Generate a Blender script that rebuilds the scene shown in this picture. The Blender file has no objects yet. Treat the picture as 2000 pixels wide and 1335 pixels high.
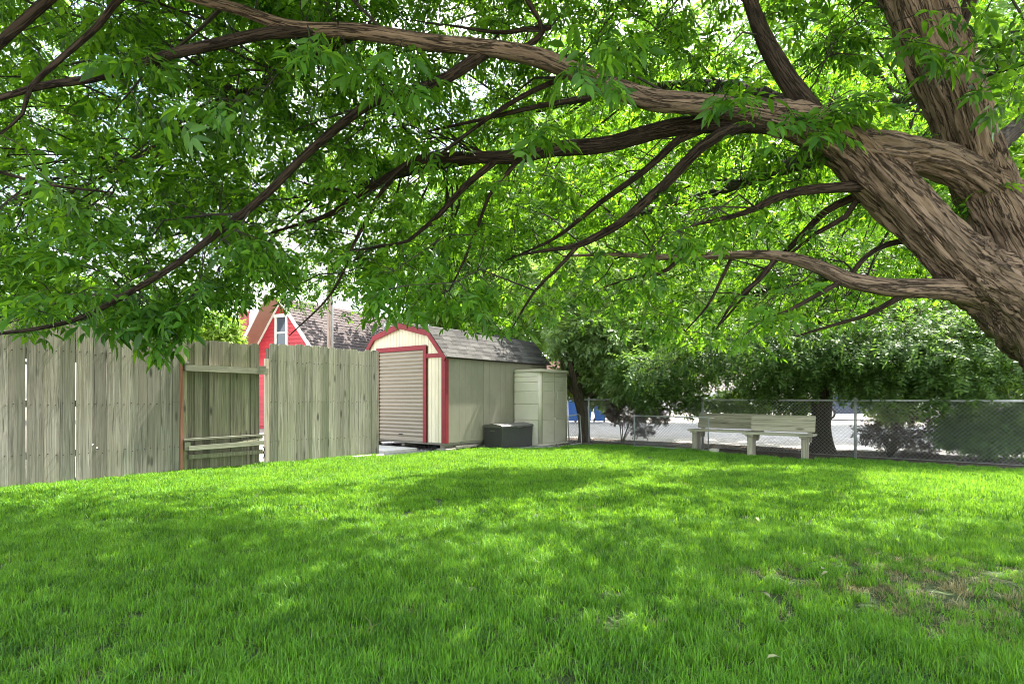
import bpy, math, random
import numpy as np
from mathutils import Vector, Matrix, noise, kdtree

random.seed(7)
rng = np.random.default_rng(11)
S = bpy.context.scene
COL = S.collection
R = math.radians

# ------------------------------------------------------------------ camera, sky, sun, exposure
F, HY, CH = 1124.0, 775.0, 1.15          # focal length in photo pixels, horizon row, eye height
cd = bpy.data.cameras.new('camera')
cd.sensor_width = 36.0
cd.lens = 36.0 * F / 2000.0
cd.shift_y = (HY - 667.5) / 2000.0
cd.clip_end = 2000
cd.clip_start = 0.05
cam = bpy.data.objects.new('camera', cd)
COL.objects.link(cam)
cam.location = (0, 0, CH)
cam.rotation_euler = (R(90), 0, 0)
S.camera = cam

SUN = Vector((0.36, 0.36, 0.86)).normalized()
SUN_EL = math.asin(SUN.z)
SUN_AZ = math.atan2(SUN.x, SUN.y)
w = bpy.data.worlds.new('World')
S.world = w
w.use_nodes = True
wn = w.node_tree
wn.nodes.clear()
wo = wn.nodes.new('ShaderNodeOutputWorld')
wb = wn.nodes.new('ShaderNodeBackground')
wb.inputs['Strength'].default_value = 0.13
sky = wn.nodes.new('ShaderNodeTexSky')
sky.sky_type = 'NISHITA'
sky.sun_disc = False
sky.sun_elevation = SUN_EL
sky.sun_rotation = SUN_AZ
sky.air_density = 1.0
sky.dust_density = 2.0
wtc = wn.nodes.new('ShaderNodeTexCoord')
wno = wn.nodes.new('ShaderNodeTexNoise')
wno.inputs['Scale'].default_value = 2.6
wno.inputs['Detail'].default_value = 6
wn.links.new(wtc.outputs['Generated'], wno.inputs['Vector'])
wr = wn.nodes.new('ShaderNodeValToRGB')
wr.color_ramp.elements[0].position = 0.40
wr.color_ramp.elements[1].position = 0.62
wn.links.new(wno.outputs['Fac'], wr.inputs['Fac'])
wm = wn.nodes.new('ShaderNodeMix')
wm.data_type = 'RGBA'
wm.inputs['B'].default_value = (7.4, 7.5, 7.6, 1)      # bright broken cloud
wn.links.new(wr.outputs['Color'], wm.inputs['Factor'])
wn.links.new(sky.outputs['Color'], wm.inputs['A'])
wn.links.new(wm.outputs['Result'], wb.inputs['Color'])
wn.links.new(wb.outputs['Background'], wo.inputs['Surface'])

sl = bpy.data.lights.new('sun', 'SUN')
sl.energy = 5.0
sl.angle = R(0.55)
sl.color = (1.0, 0.95, 0.86)
so = bpy.data.objects.new('sun', sl)
COL.objects.link(so)
so.rotation_euler = (-SUN).to_track_quat('-Z', 'Y').to_euler()

S.view_settings.view_transform = 'Standard'
S.view_settings.look = 'None'
S.view_settings.gamma = 1.0
S.view_settings.use_curve_mapping = False
S.view_settings.exposure = 2.32
S.render.engine = 'CYCLES'
S.cycles.filter_width = 1.0
S.cycles.max_bounces = 10
S.cycles.diffuse_bounces = 5
S.cycles.transmission_bounces = 6
S.cycles.transparent_max_bounces = 8
try:
    S.cycles.use_denoising = True
except Exception:
    pass


# ------------------------------------------------------------------ measuring helpers
def P(px, py, Y):
    """world point seen at photo pixel (px, py) at distance Y"""
    return Vector(((px - 1000) / F * Y, Y, CH - (py - HY) / F * Y))


def G(px, py):
    """ground point seen at that pixel"""
    return P(px, py, F * CH / (py - HY))


# ------------------------------------------------------------------ materials
def newmat(name):
    m = bpy.data.materials.new(name)
    m.use_nodes = True
    nt = m.node_tree
    b = nt.nodes['Principled BSDF']
    return m, nt, b


def node(nt, kind, ins=None, **props):
    n = nt.nodes.new(kind)
    for k, v in props.items():
        setattr(n, k, v)
    for k, v in (ins or {}).items():
        if isinstance(v, bpy.types.NodeSocket):
            nt.links.new(v, n.inputs[k])
        else:
            n.inputs[k].default_value = v
    return n


def ramp(nt, fac, stops):
    n = node(nt, 'ShaderNodeValToRGB', {'Fac': fac})
    e = n.color_ramp.elements
    while len(e) < len(stops):
        e.new(0.5)
    for i, (p, c) in enumerate(stops):
        e[i].position = p
        e[i].color = (*c, 1)
    return n.outputs['Color']


def mix(nt, a, b, fac, blend='MIX'):
    n = node(nt, 'ShaderNodeMix', data_type='RGBA', blend_type=blend)
    for k, v in (('Factor', fac), ('A', a), ('B', b)):
        if isinstance(v, bpy.types.NodeSocket):
            nt.links.new(v, n.inputs[k])
        elif k == 'Factor':
            n.inputs[0].default_value = v
        else:
            n.inputs[6 if k == 'A' else 7].default_value = (*v, 1)
    return n.outputs['Result']


def fix_mix_factor():
    pass


def coords(nt, scale=(1, 1, 1), rnd=True, kind='Object'):
    tc = node(nt, 'ShaderNodeTexCoord')
    v = tc.outputs[kind]
    if rnd:
        oi = node(nt, 'ShaderNodeObjectInfo')
        m = node(nt, 'ShaderNodeVectorMath', {0: (37.1, 51.3, 23.7)}, operation='SCALE')
        nt.links.new(oi.outputs['Random'], m.inputs['Scale'])
        a = node(nt, 'ShaderNodeVectorMath', {0: v, 1: m.outputs[0]}, operation='ADD')
        v = a.outputs[0]
    mp = node(nt, 'ShaderNodeVectorMath', {0: v, 1: scale}, operation='MULTIPLY')
    return mp.outputs[0]


def bump(nt, b, h, strength=0.3, dist=0.01):
    n = node(nt, 'ShaderNodeBump', {'Height': h, 'Strength': strength, 'Distance': dist})
    nt.links.new(n.outputs['Normal'], b.inputs['Normal'])


def plain(name, col, rough=0.6, var=0.25, scale=6.0, stretch=(1, 1, 1), bmp=0.15, bscale=40, metal=0.0, objvar=0.15, dirt=None, rnd=True):
    """painted or mineral surface: colour broken by noise, slight difference from piece to piece, fine relief, optional dirt patches"""
    m, nt, b = newmat(name)
    v = coords(nt, stretch, rnd)
    n1 = node(nt, 'ShaderNodeTexNoise', {'Vector': v, 'Scale': scale, 'Detail': 6.0, 'Roughness': 0.65})
    lo = tuple(c * (1 - var) for c in col)
    hi = tuple(min(1, c * (1 + var)) for c in col)
    c = ramp(nt, n1.outputs['Fac'], [(0.3, lo), (0.7, hi)])
    if dirt:
        n2 = node(nt, 'ShaderNodeTexNoise', {'Vector': v, 'Scale': scale * 0.35, 'Detail': 8.0, 'Roughness': 0.75})
        f = ramp(nt, n2.outputs['Fac'], [(0.5, (0, 0, 0)), (0.72, (.7, .7, .7))])
        c = mix(nt, c, dirt, f)
    if objvar:
        oi = node(nt, 'ShaderNodeObjectInfo')
        mr = node(nt, 'ShaderNodeMapRange', {'Value': oi.outputs['Random'], 'To Min': 1 - objvar, 'To Max': 1 + objvar})
        hs = node(nt, 'ShaderNodeHueSaturation', {'Value': mr.outputs[0], 'Color': c})
        c = hs.outputs['Color']
    nt.links.new(c, b.inputs['Base Color'])
    b.inputs['Roughness'].default_value = rough
    b.inputs['Metallic'].default_value = metal
    if bmp:
        n3 = node(nt, 'ShaderNodeTexNoise', {'Vector': v, 'Scale': bscale, 'Detail': 5.0})
        bump(nt, b, n3.outputs['Fac'], bmp, 0.01)
    return m


def wood(name, dark, light, axis='z', tint=None, tintamt=0.35, objvar=0.25):
    """weathered timber: grain along an axis, knots, cracks"""
    m, nt, b = newmat(name)
    along, across = 0.30, 20.0
    st = {'x': (along, across, across), 'z': (across, across, along)}[axis]
    v = coords(nt, st)
    v2 = coords(nt, {'x': (1.2, 9, 9), 'z': (9, 9, 1.2)}[axis])
    dist = node(nt, 'ShaderNodeTexNoise', {'Vector': v2, 'Scale': 0.6, 'Detail': 2.0})
    vv = node(nt, 'ShaderNodeVectorMath', {0: dist.outputs['Color'], 1: v}, operation='ADD')
    sc = node(nt, 'ShaderNodeVectorMath', {0: dist.outputs['Color'], 1: (1.6, 1.6, 1.6)}, operation='MULTIPLY')
    nt.links.new(sc.outputs[0], vv.inputs[0])
    g = node(nt, 'ShaderNodeTexNoise', {'Vector': vv.outputs[0], 'Scale': 2.2, 'Detail': 9.0, 'Roughness': 0.7})
    mid = tuple((a + c) / 2 for a, c in zip(dark, light))
    c = ramp(nt, g.outputs['Fac'], [(0.34, dark), (0.49, mid), (0.63, light)])
    # dark drying cracks
    cr = node(nt, 'ShaderNodeTexNoise', {'Vector': vv.outputs[0], 'Scale': 2.6, 'Detail': 2.0, 'Roughness': 0.5})
    cf = ramp(nt, cr.outputs['Fac'], [(0.29, (.9, .9, .9)), (0.36, (0, 0, 0))])
    c = mix(nt, c, tuple(x * 0.35 for x in dark), cf)
    # knots
    vk = coords(nt, {'x': (1.3, 5.0, 5.0), 'z': (5.0, 5.0, 1.3)}[axis])
    k = node(nt, 'ShaderNodeTexVoronoi', {'Vector': vk, 'Scale': 1.15})
    kf = ramp(nt, k.outputs['Distance'], [(0.07, (.9, .9, .9)), (0.15, (0, 0, 0))])
    c = mix(nt, c, tuple(x * 0.4 for x in dark), kf)
    if tint:
        vt = coords(nt, (1.0, 1.0, .6))
        t = node(nt, 'ShaderNodeTexNoise', {'Vector': vt, 'Scale': 1.4, 'Detail': 4.0})
        tf = ramp(nt, t.outputs['Fac'], [(0.42, (0, 0, 0)), (0.65, (tintamt,) * 3)])
        c = mix(nt, c, tint, tf)
    oi = node(nt, 'ShaderNodeObjectInfo')
    mr = node(nt, 'ShaderNodeMapRange', {'Value': oi.outputs['Random'], 'To Min': 1 - objvar, 'To Max': 1 + objvar})
    hs = node(nt, 'ShaderNodeHueSaturation', {'Value': mr.outputs[0], 'Color': c})
    nt.links.new(hs.outputs['Color'], b.inputs['Base Color'])
    b.inputs['Roughness'].default_value = 0.85
    hh = mix(nt, g.outputs['Fac'], (0, 0, 0), cf)
    bump(nt, b, hh, 0.55, 0.006)
    return m


def leafmat(name, dark, light, trans, tw=0.45, rough=0.42, patch=0.5, spec=0.4, tip=None):
    m, nt, b = newmat(name)
    ge = node(nt, 'ShaderNodeNewGeometry')
    n = node(nt, 'ShaderNodeTexNoise', {'Vector': ge.outputs['Position'], 'Scale': patch, 'Detail': 3.0})
    ad = node(nt, 'ShaderNodeMath', {0: ge.outputs['Random Per Island'], 1: n.outputs['Fac']}, operation='ADD')
    hf = node(nt, 'ShaderNodeMath', {0: ad.outputs[0], 1: 0.5}, operation='MULTIPLY')
    stops = [(0.25, dark), (0.7, light)] + ([(0.82, tip)] if tip else [])
    c = ramp(nt, hf.outputs[0], stops)
    nt.links.new(c, b.inputs['Base Color'])
    b.inputs['Roughness'].default_value = rough
    b.inputs['Specular IOR Level'].default_value = spec
    k = tuple(t / max(1e-4, l) for t, l in zip(trans, light))
    tcol = mix(nt, c, k, 1.0, 'MULTIPLY')
    t = node(nt, 'ShaderNodeBsdfTranslucent', {'Color': tcol})
    ms = node(nt, 'ShaderNodeMixShader', {'Fac': tw})
    nt.links.new(b.outputs[0], ms.inputs[1])
    nt.links.new(t.outputs[0], ms.inputs[2])
    nt.links.new(ms.outputs[0], nt.nodes['Material Output'].inputs['Surface'])
    return m


def barkmat(name, dark, light, scale=1.0, moss=None):
    m, nt, b = newmat(name)
    at = node(nt, 'ShaderNodeAttribute', attribute_name='bark')
    wv = node(nt, 'ShaderNodeTexNoise', {'Vector': at.outputs['Vector'], 'Scale': 9.0 * scale, 'Detail': 3.0})
    d = node(nt, 'ShaderNodeVectorMath', {0: wv.outputs['Color'], 1: (.05, .05, .05)}, operation='MULTIPLY')
    v = node(nt, 'ShaderNodeVectorMath', {0: at.outputs['Vector'], 1: d.outputs[0]}, operation='ADD')
    g = node(nt, 'ShaderNodeTexNoise', {'Vector': v.outputs[0], 'Scale': 80.0 * scale, 'Detail': 9.0, 'Roughness': 0.78})
    vo = node(nt, 'ShaderNodeTexNoise', {'Vector': v.outputs[0], 'Scale': 40.0 * scale, 'Detail': 6.0, 'Roughness': 0.65})
    ab = node(nt, 'ShaderNodeMath', {0: vo.outputs['Fac'], 1: 0.5}, operation='SUBTRACT')
    ab2 = node(nt, 'ShaderNodeMath', {0: ab.outputs[0]}, operation='ABSOLUTE')
    vf = ramp(nt, ab2.outputs[0], [(0.0, (0, 0, 0)), (0.03, (1, 1, 1))])
    mid = tuple((a * 1.3 + c) / 2.3 for a, c in zip(dark, light))
    c = ramp(nt, g.outputs['Fac'], [(0.32, dark), (0.52, mid), (0.72, light)])
    c = mix(nt, tuple(x * .7 for x in dark), c, vf)
    if moss:
        big = node(nt, 'ShaderNodeTexNoise', {'Vector': at.outputs['Vector'], 'Scale': 2.2, 'Detail': 4.0})
        mf = ramp(nt, big.outputs['Fac'], [(0.5, (0, 0, 0)), (0.75, (.5, .5, .5))])
        c = mix(nt, c, moss, mf)
    nt.links.new(c, b.inputs['Base Color'])
    b.inputs['Roughness'].default_value = 0.9
    b.inputs['Specular IOR Level'].default_value = 0.2
    h = mix(nt, g.outputs['Color'], vf, 0.6)
    bump(nt, b, h, 1.0, 0.016)
    return m


# ------------------------------------------------------------------ mesh helpers
class MB:
    def __init__(s):
        s.v, s.f = [], []

    def add(s, vs, fs, M=None):
        o = len(s.v)
        s.v += [tuple(M @ Vector(p)) if M else tuple(p) for p in vs]
        s.f += [tuple(i + o for i in f) for f in fs]
        return s

    def box(s, lo, hi, M=None, ch=0.0):
        x0, y0, z0 = lo
        x1, y1, z1 = hi
        if ch:
            a = ch
            vs, fs = [], []
            for z, i in ((z0, a), (z0 + a, 0), (z1 - a, 0), (z1, a)):
                for x, y in ((x0 + i + a * .0, y0 + i), (x1 - i, y0 + i), (x1 - i, y1 - i), (x0 + i, y1 - i)):
                    vs.append((x, y, z))
            fs.append((3, 2, 1, 0))
            for k in range(3):
                for j in range(4):
                    fs.append((k * 4 + j, k * 4 + (j + 1) % 4, k * 4 + 4 + (j + 1) % 4, k * 4 + 4 + j))
            fs.append((12, 13, 14, 15))
            return s.add(vs, fs, M)
        vs = [(x0, y0, z0), (x1, y0, z0), (x1, y1, z0), (x0, y1, z0), (x0, y0, z1), (x1, y0, z1), (x1, y1, z1), (x0, y1, z1)]
        fs = [(3, 2, 1, 0), (4, 5, 6, 7), (0, 1, 5, 4), (1, 2, 6, 5), (2, 3, 7, 6), (3, 0, 4, 7)]
        return s.add(vs, fs, M)

    def prism(s, poly, a0, a1, plane='xz', M=None):
        """polygon in a plane, drawn out along the third axis from a0 to a1"""
        def p3(u, v, a):
            return {'xz': (u, a, v), 'yz': (a, u, v), 'xy': (u, v, a)}[plane]
        n = len(poly)
        vs = [p3(u, v, a0) for u, v in poly] + [p3(u, v, a1) for u, v in poly]
        fs = [tuple(range(n)), tuple(range(2 * n - 1, n - 1, -1))]
        fs += [(i, n + i, n + (i + 1) % n, (i + 1) % n) for i in range(n)]
        return s.add(vs, fs, M)

    def tube(s, pts, rad, n=8, cap=True):
        pts = [Vector(p) for p in pts]
        if not hasattr(rad, '__len__'):
            rad = [rad] * len(pts)
        o = len(s.v)
        fr = frames(pts)
        for p, r, (a, b) in zip(pts, rad, fr):
            for k in range(n):
                t = 2 * math.pi * k / n
                s.v.append(tuple(p + (a * math.cos(t) + b * math.sin(t)) * r))
        for i in range(len(pts) - 1):
            for k in range(n):
                s.f.append((o + i * n + k, o + i * n + (k + 1) % n, o + (i + 1) * n + (k + 1) % n, o + (i + 1) * n + k))
        if cap:
            s.f.append(tuple(o + k for k in range(n - 1, -1, -1)))
            e = o + (len(pts) - 1) * n
            s.f.append(tuple(e + k for k in range(n)))
        return s

    def mesh(s, name, m, smooth=False):
        me = bpy.data.meshes.new(name)
        me.from_pydata(s.v, [], s.f)
        me.materials.append(m)
        if smooth:
            me.shade_smooth()
        return me

    def build(s, name, m, parent=None, smooth=False, loc=None, world=False, fixn=True):
        me = s.mesh(name, m, smooth)
        if fixn:
            import bmesh
            bm = bmesh.new()
            bm.from_mesh(me)
            bmesh.ops.recalc_face_normals(bm, faces=bm.faces)
            bm.to_mesh(me)
            bm.free()
        if world and parent is not None:
            me.transform(Matrix.Translation(-parent.location))
        return put(name, me, parent, loc)


def put(name, me, parent=None, loc=None):
    o = bpy.data.objects.new(name, me)
    COL.objects.link(o)
    if parent is not None:
        o.parent = parent
    if loc is not None:
        o.location = loc
    return o


def frames(pts):
    out = []
    prev = None
    for i in range(len(pts)):
        t = (pts[min(i + 1, len(pts) - 1)] - pts[max(i - 1, 0)])
        t = t.normalized() if t.length > 1e-9 else Vector((0, 0, 1))
        if prev is None:
            a = t.orthogonal().normalized()
        else:
            a = prev - t * prev.dot(t)
            a = a.normalized() if a.length > 1e-6 else t.orthogonal().normalized()
        prev = a
        out.append((a, t.cross(a)))
    return out


def tag(o, label=None, cat=None, group=None, kind=None):
    for k, v in (('label', label), ('category', cat), ('group', group), ('kind', kind)):
        if v:
            o[k] = v
    return o


def thing(name, label, cat, loc=(0, 0, 0), rz=0.0, group=None):
    o = bpy.data.objects.new(name, None)
    COL.objects.link(o)
    o.location = loc
    o.rotation_euler = (0, 0, rz)
    o.empty_display_size = 0.1
    return tag(o, label, cat, group)


def np_mesh(name, v, tris, m, smooth=False):
    me = bpy.data.meshes.new(name)
    nv, nf = len(v), len(tris)
    me.vertices.add(nv)
    me.vertices.foreach_set('co', np.asarray(v, np.float32).ravel())
    me.loops.add(nf * 3)
    me.loops.foreach_set('vertex_index', np.asarray(tris, np.int32).ravel())
    me.polygons.add(nf)
    me.polygons.foreach_set('loop_start', np.arange(0, nf * 3, 3, dtype=np.int32))
    me.update(calc_edges=True)
    me.materials.append(m)
    if smooth:
        me.shade_smooth()
    return me


def catmull(pts, step):
    """smooth path through (x, y, z, r) points, sampled about every step"""
    p = [np.array(q, float) for q in pts]
    p = [2 * p[0] - p[1]] + p + [2 * p[-1] - p[-2]]
    out = []
    for i in range(1, len(p) - 2):
        a, b, c, d = p[i - 1:i + 3]
        n = max(1, int(np.linalg.norm((c - b)[:3]) / step))
        for k in range(n):
            t = k / n
            q = 0.5 * (2 * b + (c - a) * t + (2 * a - 5 * b + 4 * c - d) * t * t + (3 * b - a - 3 * c + d) * t ** 3)
            q[3] = max(0.002, b[3] + (c[3] - b[3]) * t)
            out.append(q)
    out.append(p[-2])
    return out


def bark_tube(paths, m, name, parent, nseg=10, step=0.05, rough=0.0, freq=9.0):
    """limbs as furrowed tubes with a bark coordinate that runs along the limb; all of them one mesh"""
    V, T, B = [], [], []
    off = 0
    for path in paths:
        q = catmull(path, step)
        pts = [Vector(x[:3]) for x in q]
        fr = frames(pts)
        L = random.uniform(0, 30)
        for i, (p, x, (a, b)) in enumerate(zip(pts, q, fr)):
            if i:
                L += (p - pts[i - 1]).length
            for k in range(nseg):
                t = 2 * math.pi * k / nseg
                d = a * math.cos(t) + b * math.sin(t)
                r = x[3]
                bc = Vector((math.cos(t) * max(r, .012), math.sin(t) * max(r, .012), L * 0.075))
                if rough:
                    e = noise.fractal(bc * freq * 4.5, 0.8, 2.1, 4) + 0.9 * noise.noise(p * 3.0 + d)
                    rg = 1.0 - 2 * abs(noise.noise(Vector((bc.x * freq * 6, bc.y * freq * 6, L * 3.6))))
                    r = r * (1 + rough * (0.75 * e - 0.30 * max(0, rg) ** 3))
                V.append(p + d * r)
                B.append(bc)
        n = len(pts)
        for i in range(n - 1):
            for k in range(nseg):
                a0 = off + i * nseg + k
                a1 = off + i * nseg + (k + 1) % nseg
                T.append((a0, a1, a1 + nseg))
                T.append((a0, a1 + nseg, a0 + nseg))
        off = len(V)
    v = np.array(V)
    if parent is not None:
        v = v - np.array(parent.location)
    me = np_mesh(name, v, T, m, True)
    at = me.attributes.new('bark', 'FLOAT_VECTOR', 'POINT')
    at.data.foreach_set('vector', np.array(B, np.float32).ravel())
    return put(name, me, parent)


# ------------------------------------------------------------------ leaves
def leaflet(detail):
    """unit leaf: length 1 along x, width 1 along y, folded on the midrib and drooping at the tip"""
    if detail == 2:
        v = [(0, 0, 0), (.3, .40, .05), (.3, 0, 0), (.3, -.40, .05), (.66, .34, .0), (.66, 0, -.05), (.66, -.34, .0), (1, 0, -.16)]
        f = [(0, 2, 1), (0, 3, 2), (1, 2, 5), (1, 5, 4), (2, 3, 6), (2, 6, 5), (4, 5, 7), (5, 6, 7)]
    elif detail == 1:
        v = [(0, 0, 0), (.42, .42, .05), (.42, 0, 0), (.42, -.42, .05), (1, 0, -.14)]
        f = [(0, 2, 1), (0, 3, 2), (1, 2, 4), (2, 3, 4)]
    else:
        v = [(0, 0, 0), (.45, .42, .03), (.45, -.42, .03), (1, 0, -.1)]
        f = [(0, 2, 1), (1, 2, 3)]
    return np.array(v, float), np.array(f, int)


def compound(npairs, detail, ll=0.5, lw=0.36, spread=58, gap0=.28, terminal=True, rnd=None, droop=.25):
    """a pinnate leaf of total length about 1: pairs of leaflets on a stalk and one at its end"""
    rnd = rnd or random
    lv, lf = leaflet(detail)
    V, T = [], []
    spots = []
    for k in range(npairs):
        u = gap0 + (0.92 - gap0) * k / max(1, npairs - (0 if terminal else 1))
        for s in (1, -1):
            spots.append((u, s, R(spread + rnd.uniform(-14, 14)), ll * rnd.uniform(.8, 1.1)))
    if terminal:
        spots.append((0.72, 0, R(rnd.uniform(-10, 10)), ll * 1.15))
    n = 0
    for u, s, a, L in spots:
        c, sn = math.cos(a), math.sin(a) * (s if s else 1)
        roll = rnd.uniform(-.5, .5)
        pit = -rnd.uniform(0, droop * 1.6)
        M = Matrix.Rotation(math.atan2(sn, c), 4, 'Z') @ Matrix.Rotation(-pit, 4, 'Y') @ Matrix.Rotation(roll, 4, 'X')
        M = np.array(M)[:3, :3]
        x = lv * np.array([L, L * lw, L])
        x = x @ M.T + np.array([u, 0, -0.12 * u * u])
        V.append(x)
        T.append(lf + n)
        n += len(x)
    if detail < 2:
        return np.concatenate(V), np.concatenate(T)
    # stalk
    sv = np.array([(0, .008, 0), (0, -.008, 0), (.45, .006, -.03), (.45, -.006, -.03), (.8, 0, -.08)])
    V.append(sv)
    T.append(np.array([(0, 1, 2), (1, 3, 2), (2, 3, 4)]) + n)
    return np.concatenate(V), np.concatenate(T)


def nrm(a):
    return a / np.maximum(1e-9, np.linalg.norm(a, axis=-1, keepdims=True))


def basis(D, U):
    x = nrm(D)
    y = nrm(np.cross(U, x))
    z = np.cross(x, y)
    return np.stack([x, y, z], -1)          # (N,3,3), columns are the axes


def scatter(templates, B, D, U, Sz):
    """copies of the templates at B pointing along D with upper side U, all as one array mesh"""
    M = basis(D, U) * Sz[:, None, None]
    which = rng.integers(0, len(templates), len(B))
    VV, TT, n = [], [], 0
    for t, (v, f) in enumerate(templates):
        ii = np.nonzero(which == t)[0]
        if not len(ii):
            continue
        x = np.einsum('nij,kj->nki', M[ii], v) + B[ii][:, None, :]
        VV.append(x.reshape(-1, 3))
        TT.append((f[None] + (np.arange(len(ii)) * len(v))[:, None, None] + n).reshape(-1, 3))
        n += len(ii) * len(v)
    return np.concatenate(VV), np.concatenate(TT)


def rvec(n):
    return nrm(rng.normal(size=(n, 3)))


# ------------------------------------------------------------------ material library
M_fence = wood('weathered_fence_wood', (.115, .102, .084), (.375, .332, .300), 'z', (.245, .212, .165), .5, .30)
M_fence2 = wood('green_grey_fence_wood', (.12, .11, .082), (.375, .345, .285), 'z', (.235, .23, .15), .5, .24)
M_gate = wood('dark_gate_wood', (.062, .052, .038), (.27, .24, .18), 'z', (.14, .155, .085), .5, .42)
M_rail = wood('gate_rail_wood', (.13, .12, .09), (.33, .31, .25), 'x', (.2, .2, .14), .4, .2)
M_redpost = wood('red_brown_post_wood', (.15, .050, .035), (.32, .14, .10), 'z', None, .3, .1)
M_palepost = wood('pale_post_wood', (.33, .27, .21), (.55, .48, .40), 'z', None, .3, .1)
M_bench = wood('bench_plank_wood', (.19, .17, .13), (.47, .435, .345), 'x', (.28, .28, .18), .35, .05)
M_benchleg = wood('bench_leg_wood', (.20, .18, .14), (.44, .40, .32), 'z', (.3, .28, .2), .3, .15)
M_red = plain('red_trim_paint', (.20, .006, .016), .7, .2, 9, bmp=.15, dirt=(.13, .015, .02))
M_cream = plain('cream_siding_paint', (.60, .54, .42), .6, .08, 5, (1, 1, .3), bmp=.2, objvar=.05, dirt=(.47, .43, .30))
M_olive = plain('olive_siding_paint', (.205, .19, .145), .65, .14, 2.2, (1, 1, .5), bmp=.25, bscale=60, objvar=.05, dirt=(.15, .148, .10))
M_slat = plain('tan_door_metal', (.235, .20, .155), .45, .08, 5, (.3, 1, 1), bmp=.05, objvar=.06, dirt=(.19, .16, .12))
M_shingle = plain('grey_roof_shingle', (.064, .061, .058), 1.0, .3, 60, bmp=.6, bscale=160, objvar=.32)
M_roofdark = plain('dark_roof_felt', (.05, .046, .042), .9, .2, 8)
M_conc = plain('pale_concrete', (.50, .48, .45), .85, .12, 4, bmp=.3, bscale=60, dirt=(.36, .34, .30))
M_block = plain('grey_block', (.26, .245, .20), .9, .2, 12, bmp=.5, bscale=60)
M_skid = wood('skid_timber', (.11, .10, .085), (.26, .24, .20), 'x')
M_resin = plain('beige_resin', (.585, .545, .465), .5, .05, 3, bmp=.08, bscale=90, objvar=.03, dirt=(.48, .445, .375))
M_resin_shade = plain('beige_resin_shaded', (.435, .405, .325), .5, .05, 3, bmp=.08, bscale=90, objvar=.03, dirt=(.30, .295, .22))  # same beige resin, with the shade of the door side put into its colour
M_boxdark = plain('charcoal_wicker_resin', (.048, .045, .048), .5, .25, 30, bmp=.3, bscale=70, objvar=0)
M_lid = plain('charcoal_lid_resin', (.085, .080, .076), .5, .15, 8, bmp=.1, objvar=0)
M_galv = plain('galvanised_steel', (.30, .31, .31), .5, .15, 12, metal=.35, bmp=.05)
M_wire = plain('galvanised_wire', (.27, .275, .275), .6, .1, 12, metal=.1, bmp=0)
M_siding = plain('red_house_siding', (.42, .030, .042), .6, .12, 6, bmp=.1, objvar=.12)
M_white = plain('white_trim_paint', (.74, .72, .67), .6, .06, 6, dirt=(.55, .52, .45))
M_soffit = plain('orange_soffit_paint', (.36, .19, .14), .7, .1, 5)
M_hshingle = plain('brown_house_shingle', (.095, .080, .078), 1.0, .25, 22, bmp=.6, objvar=0)
for m_ in (M_shingle, M_hshingle):
    m_.node_tree.nodes['Principled BSDF'].inputs['Specular IOR Level'].default_value = .1
M_gutter = plain('rose_gutter_paint', (.40, .22, .20), .5, .08, 5)
M_brickred = plain('chimney_brick', (.24, .055, .05), .85, .25, 14, objvar=.2)
M_mortar = plain('mortar', (.42, .36, .32), .9, .1, 20)
M_glass, nt_, b_ = newmat('window_glass')
b_.inputs['Base Color'].default_value = (.05, .07, .09, 1)
b_.inputs['Roughness'].default_value = .06
M_glass2, nt_, b_ = newmat('car_glass')
b_.inputs['Base Color'].default_value = (.02, .025, .03, 1)
b_.inputs['Roughness'].default_value = .05
M_nail = plain('rusty_nail', (.035, .024, .018), .8, .3, 40, bmp=0)
M_pole = wood('utility_pole_wood', (.13, .095, .075), (.32, .25, .21), 'z')
M_blue = plain('blue_bin_plastic', (.02, .12, .42), .45, .12, 6, bmp=.05, objvar=.1)
M_bluelid = plain('blue_bin_lid_plastic', (.05, .20, .52), .45, .1, 6, bmp=.05)
M_black = plain('black_rubber', (.018, .018, .018), .8, .2, 20)
M_carwhite = plain('white_car_paint', (.72, .72, .72), .25, .03, 2, bmp=0)
M_carsilver = plain('silver_car_paint', (.35, .37, .40), .3, .05, 2, metal=.5, bmp=0)
M_cardark = plain('dark_blue_car_paint', (.03, .045, .09), .25, .05, 2, bmp=0)
M_chrome = plain('wheel_metal', (.5, .5, .5), .35, .05, 6, metal=.8, bmp=0)
M_lamp = plain('lamp_glass', (.6, .6, .58), .15, .05, 3, bmp=0)
M_redlamp = plain('tail_lamp_glass', (.35, .02, .02), .2, .05, 3, bmp=0)
M_farbrick = plain('pink_far_brick', (.27, .175, .15), .85, .25, 9, (1, 1, 2), bmp=.2)
M_farwall = plain('pale_stucco', (.60, .57, .52), .8, .08, 2, bmp=.2, dirt=(.5, .47, .42))
M_stone = plain('edging_stone', (.48, .45, .38), .9, .2, 8, bmp=.5, dirt=(.3, .28, .2))

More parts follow.
